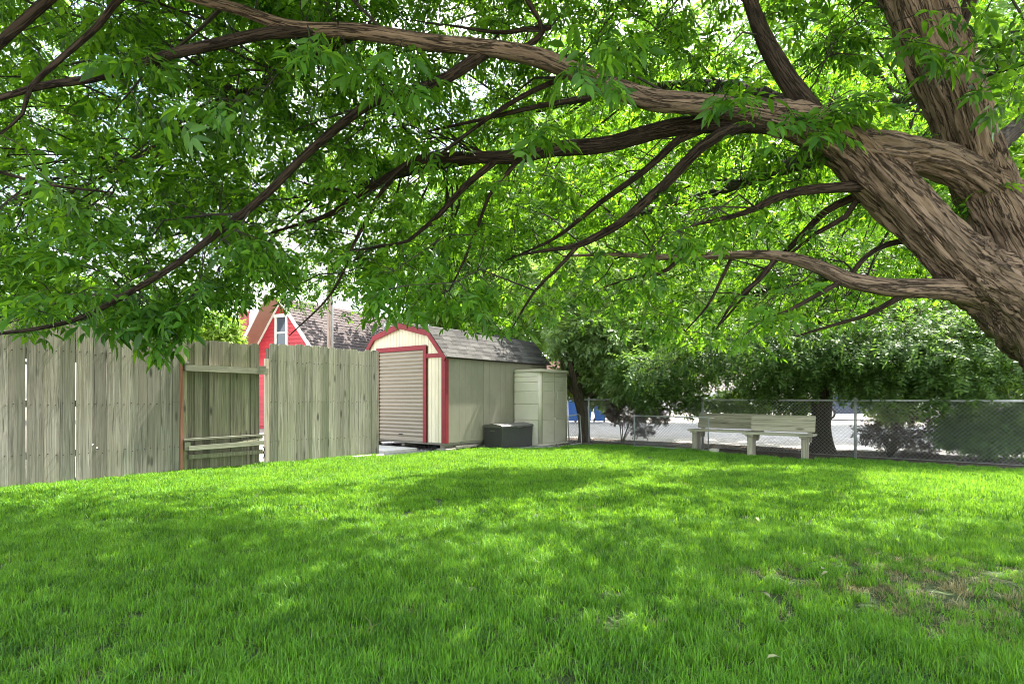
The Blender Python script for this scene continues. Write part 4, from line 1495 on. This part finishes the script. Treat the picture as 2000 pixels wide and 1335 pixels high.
BG = [
    ('broad_tree', 'tall light green tree rising behind the shed roof', (950, 23), [(930, 480, 23, 3.2, 3.0), (1010, 560, 22, 2.6, 2.4), (880, 600, 23, 1.6, 1.2), (1080, 420, 24, 3.4, 3.2)], M_back, 4800),
    ('broad_tree', 'wide light green tree behind the forked tree', (1250, 26), [(1250, 430, 26, 4.2, 4.0), (1230, 200, 27, 4.4, 3.6), (1180, 560, 25, 3.0, 2.5), (1350, 520, 26, 3.4, 3.0)], M_back, 5600),
    ('broad_tree', 'big bright green tree filling the gap behind the leaning trunk', (1560, 24), [(1560, 380, 24, 4.4, 4.2), (1600, 130, 24, 4.6, 4.0), (1450, 500, 23, 3.2, 2.8), (1680, 480, 24, 3.6, 3.2)], M_back, 6000),
    ('broad_tree', 'green tree beyond the fence near the right edge of the photo', (1900, 22), [(1900, 330, 22, 4.6, 4.6), (1950, 80, 22, 4.6, 3.6), (1800, 500, 21, 3.0, 2.8), (2020, 480, 21, 3.2, 3.0)], M_back, 6000),
    ('small_tree', 'small yellow green sunlit tree behind the board fence beside the chimney', (432, 18), [(432, 648, 18, .50, .55), (405, 660, 18, .45, .45), (450, 668, 18, .26, .35)], M_lime, 1100),
    ('distant_tree', 'dark bluish tree low behind the far end of the left fence', (170, 28), [(170, 610, 28, 2.6, 1.6), (240, 630, 28, 1.8, 1.1), (90, 630, 28, 1.9, 1.2)], M_backdark, 2200),
    ('distant_tree', 'green tree beside the grey roofed house behind the left fence', (320, 30), [(330, 640, 30, 1.8, 1.0), (300, 650, 30, 1.6, .9)], M_back, 1200),
]
for nm, lab, (bx, by), cl, m, n in BG:
    base = Vector(((bx - 1000) / F * by, by, 0))
    c0 = P(*cl[0][:3])
    tree(nm, lab, base, [base, base.lerp(c0, .3) + Vector((.1, 0, 0)), base.lerp(c0, .7), c0], [.28, .22, .17, .1],
         [(P(a, b_2, c), (r_, r_, rz_), r_ * r_) for a, b_2, c, r_, rz_ in cl], n, .74 if by > 20 else .3, m, M_barkdark, T_far, .3, 'trees beyond the yard')

hw = MB()
far = thing('far_treeline', 'far wooded line of trees closing the view over the alley', 'woods', (10, 70, 0))
far['kind'] = 'stuff'
cl = []
for k in range(26):
    xx = -34 + k * 3.6 + random.uniform(-1, 1)
    cl.append((Vector((xx, 66 + random.uniform(-4, 4), random.uniform(1.0, 3.4))), (3.0, 2.0, random.uniform(1.8, 3.6)), 1))
crown('foliage', cl, 9000, 1.0, M_backdark, far, T_far, .3)


def shrub(name, label, base, nst, h, spread, clumps, n, size, m, twigm, templates, lean=(0, 0), group='bushes by the chain link fence', tw=.011):
    t = thing(name, label, 'bush', base, 0, group)
    b = MB()
    for k in range(nst):
        a = random.uniform(0, 6.283)
        rr = spread * random.uniform(.3, 1)
        e = base + Vector((math.cos(a) * rr + lean[0], math.sin(a) * rr * .7 + lean[1], h * random.uniform(.6, 1)))
        mid = base.lerp(e, .5) + Vector((-math.cos(a) * .2 * rr, 0, .05 * h))
        pts = [base + Vector((random.uniform(-.04, .04), random.uniform(-.04, .04), -.03)), base.lerp(mid, .5), mid, mid.lerp(e, .6) + Vector((0, 0, .02)), e]
        b.tube([p - base for p in pts], [tw, tw * .8, tw * .65, tw * .45, tw * .2], 5, False)
        for _ in range(4):
            s0 = pts[2].lerp(pts[4], random.random())
            e2 = s0 + Vector((random.gauss(0, .16), random.gauss(0, .12), random.uniform(-.02, .2)))
            b.tube([s0 - base, (s0 + e2) / 2 - base + Vector((0, 0, .02)), e2 - base], [tw * .4, tw * .3, tw * .12], 4, False)
    b.build('stems', twigm, t, fixn=False)
    crown('foliage', clumps, n, size, m, t, templates, .2, .3)
    return t


sb_ = G(1214, 866)
sy = sb_.y
shrub('plum_bush', 'open purple brown leaved bush behind the low chain link panel', sb_, 11, .95, .75,
      [(P(1225, 808, sy), (.45, .35, .28), 1.0), (P(1265, 795, sy), (.45, .35, .22), .9), (P(1255, 835, sy), (.35, .3, .2), .5), (P(1200, 800, sy), (.25, .25, .2), .5), (P(1290, 815, sy - .2), (.22, .2, .14), .35)], 1700, .105, M_plum, M_twiggrey, T_far, (.25, 0))
sb_ = G(1738, 892)
sy = sb_.y
shrub('dark_bush', 'low twiggy dark bush with bare lower stems beyond the mesh', sb_, 26, .62, .62,
      [(P(1738, 850, sy), (.55, .4, .22), 1), (P(1800, 840, sy), (.42, .4, .30), .9), (P(1700, 842, sy), (.32, .3, .18), .5), (P(1790, 880, sy), (.4, .4, .12), .7)], 1700, .085, M_plum, M_twig, T_far)
sb_ = G(1745, 879)
shrub('pale_bush', 'pale green leafy bush behind the twiggy dark bush', sb_, 10, .9, .4,
      [(P(1745, 808, sb_.y), (.50, .4, .24), 1), (P(1775, 800, sb_.y), (.3, .3, .2), .5)], 1300, .12, M_palegreen, M_twiggrey, T_far)
sb_ = G(1930, 900)
sy = sb_.y
shrub('dense_bush', 'dense dark green bush filling the right end of the chain link fence', sb_, 22, .9, .8,
      [(P(1930, 840, sy), (.75, .6, .42), 1.5), (P(1880, 835, sy), (.4, .5, .36), .8), (P(1990, 830, sy), (.6, .5, .5), 1.0), (P(2050, 830, sy), (.6, .5, .5), .6)], 7500, .115, M_bushdark, M_twig, T_far)


# ------------------------------------------------------------------ the great leaning tree
TB = P(2350, 775, 3.6) - Vector((0, 0, CH))
bt = thing('ash_tree', 'huge leaning tree with furrowed brown bark spreading leafy limbs over the lawn', 'tree', TB)


def bp(*pts):
    return [(*P(px, py, Y), r) for px, py, Y, r in pts]


trunk_paths = [
    [(*(TB + Vector((.10, .05, -.1))), .46), (*(TB + Vector((.05, .02, .10))), .38)] + bp((2300, 990, 3.5, .33), (2200, 800, 3.42, .30), (2085, 668, 3.35, .26), (1975, 578, 3.28, .20), (1866, 504, 3.24, .142), (1786, 420, 3.21, .132), (1715, 348, 3.18, .132), (1650, 285, 3.14, .122), (1575, 245, 3.10, .10), (1500, 225, 3.08, .075)),
    bp((2230, 830, 3.42, .29), (2118, 670, 3.35, .25), (2042, 565, 3.31, .205), (1982, 465, 3.28, .172), (1934, 380, 3.27, .150), (1900, 300, 3.26, .134), (1869, 200, 3.24, .14), (1829, 100, 3.22, .152), (1790, 0, 3.2, .148), (1745, -120, 3.2, .13)),
    bp((1935, 370, 3.24, .11), (1870, 328, 3.20, .095), (1800, 306, 3.17, .090), (1730, 300, 3.15, .11), (1665, 290, 3.13, .11)),
]
bark_tube(trunk_paths, M_bark, 'trunk', bt, 84, .02, .25, 9)

branches = {
    'long limb': bp((1560, 238, 3.09, .085), (1450, 215, 3.07, .064), (1340, 202, 3.05, .058), (1270, 195, 3.04, .055), (1180, 165, 3.02, .05), (1110, 134, 3.0, .046), (1050, 112, 2.98, .045), (960, 95, 2.95, .042), (850, 84, 2.9, .039), (700, 62, 2.85, .036), (600, 58, 2.8, .033), (540, 45, 2.78, .029), (470, 20, 2.75, .026), (400, 2, 2.7, .024), (300, -25, 2.65, .018)),
    'f2': bp((640, 60, 2.82, .03), (520, 66, 2.76, .027), (430, 85, 2.72, .026), (340, 105, 2.7, .024), (260, 130, 2.67, .021), (170, 155, 2.62, .019), (80, 168, 2.6, .016), (-20, 198, 2.55, .011)),
    'a2': bp((1520, 235, 3.09, .07), (1400, 240, 3.15, .05), (1300, 252, 3.25, .046), (1183, 282, 3.35, .045), (1070, 292, 3.45, .044), (1010, 307, 3.5, .040), (906, 307, 3.6, .034), (822, 312, 3.7, .030), (783, 331, 3.75, .025), (699, 381, 3.85, .02), (640, 420, 3.9, .016), (560, 445, 4.0, .010), (480, 470, 4.1, .006)),
    'a2a': bp((1015, 309, 3.5, .016), (985, 345, 3.5, .014), (956, 381, 3.52, .012), (936, 435, 3.55, .010), (906, 509, 3.6, .008), (877, 568, 3.6, .004)),
    'a2b': bp((970, 312, 3.53, .022), (906, 366, 3.6, .019), (857, 420, 3.65, .016), (822, 450, 3.7, .013), (798, 470, 3.75, .011), (740, 482, 3.8, .008), (684, 489, 3.9, .005)),
    'a2c': bp((775, 336, 3.76, .014), (735, 390, 3.7, .012), (711, 440, 3.65, .011), (689, 480, 3.6, .009), (669, 534, 3.55, .008), (635, 588, 3.5, .007), (565, 655, 3.4, .003)),
    'a3': bp((960, 93, 2.95, .032), (877, 150, 2.97, .028), (837, 168, 2.98, .026), (738, 195, 3.0, .024), (674, 237, 3.0, .0225), (593, 306, 3.0, .021), (514, 385, 3.0, .02), (430, 450, 3.0, .0185), (346, 514, 2.98, .0165), (267, 563, 2.95, .015), (163, 618, 2.9, .013), (80, 640, 2.85, .010), (-30, 655, 2.8, .007)),
    'a4': bp((1470, 238, 3.08, .036), (1404, 264, 3.12, .032), (1368, 288, 3.15, .031), (1338, 318, 3.2, .030), (1305, 354, 3.25, .030), (1251, 402, 3.32, .029), (1213, 435, 3.38, .027), (1165, 462, 3.44, .023), (1124, 480, 3.5, .018), (1079, 487, 3.55, .012), (1000, 500, 3.65, .006)),
    'a4b': bp((1130, 478, 3.5, .013), (1085, 528, 3.5, .011), (1045, 568, 3.5, .009), (990, 657, 3.5, .003)),
    'a5': bp((1430, 232, 3.1, .028), (1362, 256, 3.2, .024), (1326, 272, 3.25, .022), (1260, 332, 3.35, .019), (1173, 395, 3.5, .016), (1124, 435, 3.6, .013), (1075, 470, 3.7, .010), (985, 510, 3.85, .005)),
    'a6': bp((1690, 362, 3.16, .036), (1640, 366, 3.15, .029), (1563, 373, 3.15, .026), (1507, 390, 3.18, .022), (1477, 406, 3.2, .019), (1428, 423, 3.25, .014), (1350, 440, 3.35, .008)),
    'a7': bp((1720, 372, 3.2, .028), (1665, 386, 3.3, .024), (1612, 413, 3.4, .022), (1573, 452, 3.5, .020), (1537, 489, 3.6, .017), (1497, 525, 3.7, .014), (1457, 574, 3.8, .011), (1410, 630, 3.9, .005)),
    'a8': bp((1730, 385, 3.2, .022), (1672, 393, 3.25, .018), (1652, 423, 3.3, .016), (1593, 456, 3.4, .013), (1545, 494, 3.5, .009), (1480, 530, 3.6, .004)),
    'a9': bp((1965, 592, 3.31, .10), (1890, 570, 3.25, .072), (1824, 562, 3.21, .056), (1744, 561, 3.2, .050), (1662, 548, 3.22, .044), (1626, 532, 3.25, .040), (1563, 508, 3.3, .034), (1513, 499, 3.35, .030), (1464, 497, 3.42, .026), (1398, 499, 3.5, .023), (1309, 502, 3.65, .020), (1200, 497, 3.85, .014), (1100, 500, 4.0, .007)),
    'a9a': bp((1330, 503, 3.62, .015), (1305, 525, 3.6, .013), (1286, 535, 3.6, .011), (1243, 541, 3.65, .008), (1180, 560, 3.7, .004)),
    'a9b': bp((1520, 500, 3.35, .017), (1480, 548, 3.35, .014), (1437, 584, 3.4, .011), (1398, 644, 3.45, .004)),
    'a9c': bp((1430, 500, 3.48, .012), (1404, 555, 3.48, .010), (1381, 598, 3.5, .008), (1338, 647, 3.5, .004)),
    'a9d': bp((1650, 545, 3.23, .016), (1599, 574, 3.2, .013), (1550, 601, 3.2, .010), (1490, 627, 3.2, .005)),
    'a9e': bp((1655, 545, 3.25, .016), (1695, 498, 3.35, .015), (1741, 475, 3.4, .017), (1800, 465, 3.3, .02)),
    'a9f': bp((1760, 578, 3.2, .018), (1695, 614, 3.3, .013), (1629, 634, 3.4, .010), (1553, 657, 3.5, .005)),
    'up1': bp((1590, 225, 3.1, .06), (1535, 150, 3.15, .052), (1490, 70, 3.2, .045), (1460, -10, 3.25, .038), (1420, -120, 3.3, .03)),
    'br1': bp((1848, 112, 3.22, .045), (1875, 50, 3.2, .037), (1905, -20, 3.2, .032), (1950, -120, 3.2, .025)),
    'br2': bp((1880, 125, 3.22, .018), (1930, 100, 3.1, .013), (2010, 72, 3.0, .009), (2100, 60, 2.9, .005)),
    'br3': bp((1890, 160, 3.2, .013), (1950, 140, 3.0, .010), (2020, 120, 2.9, .006)),
    'tl1': bp((300, -25, 2.65, .016), (237, -5, 2.64, .016), (188, 54, 2.62, .014), (114, 119, 2.6, .013), (59, 172, 2.58, .011), (44, 222, 2.57, .008), (0, 262, 2.55, .005)),
    'tl2': bp((230, -90, 2.6, .024), (140, -40, 2.6, .024), (60, 30, 2.58, .023), (-30, 110, 2.55, .02)),
    'tl3': bp((-60, 320, 2.9, .010), (0, 336, 2.9, .009), (99, 361, 2.95, .008), (222, 376, 3.0, .005)),
    'tp1': bp((1010, 103, 2.97, .016), (1060, 62, 3.0, .015), (1035, 10, 3.0, .013), (1000, -60, 3.0, .010)),
    'tp2': bp((1075, 54, 3.0, .014), (1020, 58, 3.05, .012), (976, 64, 3.1, .010), (880, 50, 3.2, .006)),
    'md1': bp((1120, 140, 3.0, .016), (1074, 163, 3.1, .015), (1030, 183, 3.15, .014), (966, 222, 3.25, .013), (872, 292, 3.4, .009), (800, 350, 3.5, .005)),
    'md2': bp((1160, 190, 3.05, .016), (1050, 208, 3.2, .014), (946, 232, 3.35, .011), (820, 260, 3.5, .006)),
    # limbs that reach away over the yard
    'bk1': bp((1640, 285, 3.14, .07), (1520, 330, 4.2, .055), (1380, 380, 5.4, .04), (1240, 420, 6.6, .028), (1120, 440, 7.6, .020), (1030, 410, 9.2, .010)),
    'bk2': bp((1590, 235, 3.1, .07), (1400, 170, 4.4, .055), (1150, 190, 5.6, .04), (900, 260, 6.6, .025), (720, 330, 7.4, .012)),
    'bk3': bp((1070, 292, 3.45, .035), (830, 330, 4.6, .028), (560, 400, 5.4, .02), (300, 470, 6.0, .010)),
    'bk4': bp((700, 62, 2.85, .03), (480, 180, 3.8, .024), (260, 310, 4.6, .017), (60, 420, 5.2, .009)),
    'bk5': bp((1900, 300, 3.26, .07), (1880, 200, 4.4, .055), (1800, 180, 5.8, .04), (1700, 220, 7.0, .03), (1560, 230, 8.4, .02), (1420, 260, 9.6, .010)),
    'bk12': bp((1560, 230, 8.4, .028), (1430, 300, 9.4, .022), (1290, 350, 10.2, .016), (1150, 390, 10.8, .008)),
    'bk6': bp((1850, 120, 3.24, .07), (1650, -40, 4.4, .055), (1300, -60, 5.6, .04), (950, 20, 6.6, .025)),
    'bk7': bp((1740, -160, 3.2, .10), (1500, -420, 3.4, .07), (1000, -600, 3.6, .05), (400, -620, 3.6, .03), (-300, -500, 3.6, .015)),
    'bk8': bp((1740, -160, 3.2, .10), (1700, -600, 4.0, .08), (1300, -700, 5.2, .06), (900, -560, 6.4, .03)),
    'bk9': bp((1460, -10, 3.25, .04), (1100, -200, 3.8, .035), (700, -240, 4.6, .025), (300, -150, 5.2, .012)),
    'bk10': bp((1750, 562, 3.2, .035), (1640, 540, 4.2, .028), (1520, 560, 5.2, .02), (1400, 590, 6.0, .010)),
    'bk11': bp((1890, 330, 3.27, .06), (2050, 200, 4.0, .05), (2200, 100, 5.0, .03), (2300, 60, 6.0, .015)),
}
NODES, NRAD = [], []
for nm, pth in branches.items():
    big = max(p[3] for p in pth) > .05
    bark_tube([pth], M_bark if nm in ('long limb', 'a9') else M_barkthin, 'branch', bt, 22 if big else 10, .04 if big else .06, .13 if big else .08, 9)
    for q in catmull(pth, .07):
        NODES.append(Vector(q[:3]))
        NRAD.append(q[3])
for pth in trunk_paths:
    for q in catmull(pth, .12)[8:]:
        NODES.append(Vector(q[:3]))
        NRAD.append(.03)

LOWX = [-300, 0, 120, 200, 290, 350, 420, 470, 520, 600, 700, 780, 850, 930, 1000, 1100, 1250, 1320, 1400, 1500, 1600, 1700, 1800, 1850, 1900, 2300]
LOWY = [650, 650, 640, 620, 660, 668, 640, 610, 590, 630, 620, 625, 625, 655, 640, 640, 670, 680, 680, 680, 655, 640, 620, 600, 560, 560]


MASK = np.full((150, 260), 1e9)               # how far off the readable limbs are, on a 10 pixel grid
for nm, pth in branches.items():
    if nm.startswith('bk'):
        continue
    for q in catmull(pth, .03):
        px_, py_ = 1000 + q[0] / q[1] * F, HY - (q[2] - CH) / q[1] * F
        w_ = int(2 + (q[3] > .012) + q[3] * 40)
        i0, j0 = int(py_ // 10) + 10, int(px_ // 10) + 25
        if 0 <= i0 < 150 and 0 <= j0 < 260:
            MASK[max(0, i0 - w_):i0 + w_ + 1, max(0, j0 - w_):j0 + w_ + 1] = np.minimum(MASK[max(0, i0 - w_):i0 + w_ + 1, max(0, j0 - w_):j0 + w_ + 1], q[1])

MASK[MASK > 1e8] = 0


def sample_tip():
    while True:
        px = random.uniform(-320, 2250)
        low = np.interp(px, LOWX, LOWY)
        py = random.uniform(-330, low)
        u = random.random()
        if px < 800:
            Y = 2.75 + (u ** .80) * 5.4
        else:
            Y = 2.9 + (u ** .85) * 6.7
        mk = MASK[min(149, max(0, int(py // 10) + 10)), min(259, max(0, int(px // 10) + 25))]
        if Y < mk + .12 and random.random() < .85:
            continue
        if px > 1600 and (py > 150 or px > 1720) and Y < 3.8:
            if random.random() < .93:
                continue                               # keep the trunk clear of leaves
        if px > 1050 and py < 220 and Y > 4.6 and random.random() < .7:
            continue
        if Y > 6.2 and px > 800 and noise.noise(Vector((px * .004, py * .004, Y * .7))) < .02:
            continue
        if 460 < px < 770 and py > 560 and random.random() < .45:
            continue
        if py > low - 60 and random.random() < .35:
            continue
        p = P(px, py, Y)
        if noise.noise(p * 1.35 + Vector((5, 1, 2))) < (-.20 if px < 800 else -.22) and random.random() < (.8 if px > 800 or Y < 4.3 else .55):
            continue
        return p


def kd_of(nodes):
    k = kdtree.KDTree(len(nodes))
    for i, n in enumerate(nodes):
        k.insert(n, i)
    k.balance()
    return k


def twig_path(a, e, sag):
    l = (e - a).length
    m1 = a.lerp(e, .35) + Vector((random.gauss(0, .07), random.gauss(0, .07), random.gauss(0, .05) + sag)) * l
    m2 = a.lerp(e, .7) + Vector((random.gauss(0, .06), random.gauss(0, .06), random.gauss(0, .04) + sag * .7)) * l
    return [a, m1, m2, e]


tw = MB()
FLOW = Vector((-.80, -.05, -.42)).normalized()      # the way the long twigs hang out from the limbs
for stage, cnt in ((0, 700), (1, 2300)):
    kd = kd_of(NODES)
    newn = []
    for _ in range(cnt):
        e = sample_tip()
        best, bi, bs = None, 0, -9
        for a, i, dist_ in kd.find_n(e, 60 if stage == 0 else 25):
            if dist_ < .12 or dist_ > 1.7:
                continue
            sc_ = (e - a).normalized().dot(FLOW) - .35 * dist_
            if sc_ > bs:
                best, bi, bs = a, i, sc_
        if best is None:
            continue
        a, i = best, bi
        dist_ = (e - a).length
        r0 = min(NRAD[i] * .5, .005 + .006 * dist_) if stage == 0 else min(NRAD[i] * .7, .0066)
        r0 = max(r0, .0034)
        pts = twig_path(a, e, .10)
        tw.tube(pts, [r0, r0 * .78, r0 * .55, r0 * .3], 4 if stage == 0 else 3, False)
        for k in range(1, 9):
            t = k / 8
            j = min(2, int(t * 3))
            newn.append((pts[j].lerp(pts[j + 1], min(1, t * 3 - j)), r0 * (1 - .7 * t)))
    for p, r in newn:
        NODES.append(p)
        NRAD.append(r)

kd = kd_of(NODES)
LB, LD, LU, LS = [], [], [], []


def leaves_on(pts, n, s):
    for k in range(n):
        t = .25 + .75 * (k + random.random() * .5) / n
        j = min(len(pts) - 2, int(t * (len(pts) - 1)))
        p = pts[j].lerp(pts[j + 1], min(1, t * (len(pts) - 1) - j))
        ax = (pts[j + 1] - pts[j]).normalized()
        sd = ax.cross(Vector((0, 0, 1)))
        sd = sd.normalized() if sd.length > .1 else Vector((1, 0, 0))
        s_ = 1 if k % 2 else -1
        d = ax * random.uniform(.3, .9) + sd * s_ * random.uniform(.4, 1) + Vector((random.gauss(0, .25), random.gauss(0, .25), -.30 + random.gauss(0, .25)))
        LB.append(p)
        LD.append(d)
        LU.append(Vector((random.gauss(0, .4), random.gauss(0, .4), 1)))
        LS.append(s * random.uniform(.7, 1.25))


for _ in range(17000):
    e = sample_tip()
    if e.x > .0 and random.random() < .22:
        continue
    if e.x < -.8 and e.y > 3.6 and noise.noise(e * 1.1) < -.12:
        continue
    a, i, dist_ = kd.find(e)
    if dist_ > .7:
        a = e + (a - e) * (.5 / dist_)
    if dist_ < .08:
        a, i, dist_ = NODES[i], i, .08
        e = e + Vector((random.gauss(0, .1), random.gauss(0, .1), -.1))
    pts = twig_path(a, e, .08)
    if e.y < 6:
        tw.tube([pts[0], pts[2], pts[3]] if e.y > 4 else pts, [.0028, .0019, .001] if e.y > 4 else [.0028, .0024, .0019, .001], 3, False)
    leaves_on(pts, random.randint(4, 7), .114 if e.y < 3.3 else .102)
# the fine far side of the crown on the left, where little sky shows through
for _ in range(500):
    if random.random() < .8:
        px, py = random.uniform(-200, 500), random.uniform(120, 640)
    else:
        px, py = random.uniform(480, 820), random.uniform(300, 600)
    py = min(py, np.interp(px, LOWX, LOWY) - random.random() * 40)
    Y = random.uniform(3.4, 8.0)
    mk = MASK[min(149, max(0, int(py // 10) + 10)), min(259, max(0, int(px // 10) + 25))]
    if Y < mk + .12:
        continue
    e = P(px, py, Y)
    a, i, dist_ = kd.find(e)
    if dist_ > .9:
        a = e + (a - e) * (.6 / dist_)
    pts = twig_path(a, e, .08)
    if Y < 5.5:
        tw.tube([pts[0], pts[2], pts[3]], [.0028, .0019, .001], 3, False)
    leaves_on(pts, random.randint(4, 7), .108)
# the far limbs over the middle of the yard, in clumps that leave bands of sun between them
nfar = 0
while nfar < 1100:
    px, py, Y = random.uniform(1130, 1750), random.uniform(120, 470), random.uniform(7.6, 11.2)
    e = P(px, py, Y)
    if noise.noise(Vector((e.x * .45 + 9, e.y * .75, 2.5))) < .0:
        continue
    nfar += 1
    a, i, dist_ = kd.find(e)
    if dist_ > .9:
        a = e + (a - e) * (.7 / dist_)
    leaves_on(twig_path(a, e, .08), 6, .15)
# the crown above and behind the frame, which shades the lawn
nup = 0
while nup < 3000:
    e = Vector((random.uniform(-6.5, 4.5), random.uniform(.8, 10.5), random.uniform(3.0, 7.5)))
    py = HY - (e.z - CH) / e.y * F
    if py > -280 or (e.x / 6.5) ** 2 + ((e.y - 4.5) / 6.5) ** 2 + ((e.z - 3.5) / 4) ** 2 > 1:
        continue
    if noise.noise(e * .6) < (-.04 if e.x < -2 else -.28 if e.x < 4.2 and 2.5 < e.y < 8.6 else -.05):
        continue
    nup += 1
    a, i, dist_ = kd.find(e)
    if dist_ > .8:
        a = e + (a - e) * (.6 / dist_)
    pts = twig_path(a, e, .05)
    tw.tube(pts, [.004, .003, .002, .001], 3, False)
    leaves_on(pts, 6, .20)
# sprays close to the lens and on the big limbs
for px, py, Y, n in ((1150, 130, 2.3, 7), (1060, 230, 2.4, 6), (1200, 90, 2.4, 7), (1500, 190, 2.6, 8), (1620, 240, 2.75, 9), (1680, 215, 2.8, 7), (1850, 120, 2.7, 6), (1900, 90, 2.6, 6), (1960, 60, 2.6, 8), (1980, 180, 2.7, 8), (60, 470, 2.5, 6), (30, 560, 2.5, 6), (120, 430, 2.6, 6),
                     (620, 120, 2.4, 7), (690, 160, 2.5, 7), (240, 110, 2.4, 7), (340, 230, 2.4, 7), (800, 120, 2.5, 7), (300, 650, 2.9, 9), (250, 640, 2.9, 9), (340, 640, 3.0, 8), (1540, 600, 2.9, 4), (760, 560, 2.9, 7), (900, 610, 3.0, 7)):
    for q in range(3):
        e = P(px + random.gauss(0, 30), py + random.gauss(0, 22), Y + random.gauss(0, .05))
        a, i, dist_ = kd.find(e)
        if dist_ > .5:
            a = e + (a - e) * (.4 / dist_)
        pts = twig_path(a, e, .06)
        tw.tube(pts, [.003, .0025, .002, .001], 4, False)
        leaves_on(pts, n, .145)
o = tw.build('twigs', M_twig, bt, world=True, fixn=False)
o['kind'] = 'stuff'

LB = np.array(LB)
LD = np.array(LD)
LU = np.array(LU)
LS = np.array(LS)
upx = 1000 + LB[:, 0] / LB[:, 1] * F
upy = HY - (LB[:, 2] - CH) / LB[:, 1] * F
ok = (LB[:, 1] > 1.7) | (upy < -300)
LB, LD, LU, LS, upx, upy = (q[ok] for q in (LB, LD, LU, LS, upx, upy))
vis = (upx > -20) & (upx < 2020) & (upy > -20) & (upy < 760)
rank = np.argsort(np.where(vis, LB[:, 1] / LS, 1e9))
single = rank[:300]
rest = np.ones(len(LB), bool)
rest[single] = False
near = rest & (LB[:, 1] < 3.25) & vis
deep = rest & ~near & ((LB[:, 1] > 4.2) | ~vis)
farl = rest & ~near & ~deep
T_ash_far = [compound(2 + i % 2, 0, .54, .38, 56, .30, True, random.Random(80 + i)) for i in range(6)]
for sel, tm in ((near, T_ash_hi), (farl, T_ash_lo), (deep, T_ash_far)):
    v, t = scatter(tm, LB[sel], LD[sel], LU[sel], LS[sel])
    o = put('foliage', np_mesh('foliage', v - np.array(bt.location), t, M_leaf), bt)
    o['kind'] = 'stuff'
leafme = [np_mesh('leaf', v, t, M_leafbig) for v, t in T_ash_hi]
MM = basis(LD[single], LU[single])
for k, i in enumerate(single):
    o = put('leaf', leafme[k % len(leafme)], bt)
    mx = Matrix([list(r_) for r_ in MM[k]]).to_4x4() @ Matrix.Scale(float(LS[i]), 4)
    mx.translation = Vector(LB[i]) - bt.location
    o.matrix_local = mx

# fallen leaves on the lawn
M_fallen = plain('dry_fallen_leaf', (.24, .25, .13), .7, .2, 30, bmp=.1)
fv, ff = leaflet(2)
fm = np_mesh('fallen_leaf', fv * np.array([.060, .034, .10]), ff, M_fallen)
for fk, (px, py) in enumerate(((1605, 1128), (1618, 1134), (1488, 1176), (1502, 1178), (1498, 1312), (1476, 1022), (1570, 1098))):
    p = G(px, py)
    o = put('fallen_leaf', fm)
    o.location = p + Vector((0, 0, .060))
    o.rotation_euler = (random.uniform(-.4, .4), random.uniform(-.3, .5), random.uniform(0, 6.28))
    tag(o, ['left leaf of the pale fallen pair nearest the worn turf', 'right leaf of the pale fallen pair nearest the worn turf', 'left leaf of the pale fallen pair midway down the shaded lawn', 'right leaf of the pale fallen pair midway down the shaded lawn',
              'pale fallen leaf closest to the camera on the shaded lawn', 'pale fallen leaf at the edge of a sun patch, farthest from the camera', 'pale fallen leaf just beyond the two fallen pairs'][fk], 'leaf', 'fallen leaves on the lawn')
print('leaves', len(LB), 'tris', sum(len(me.polygons) for me in bpy.data.meshes))
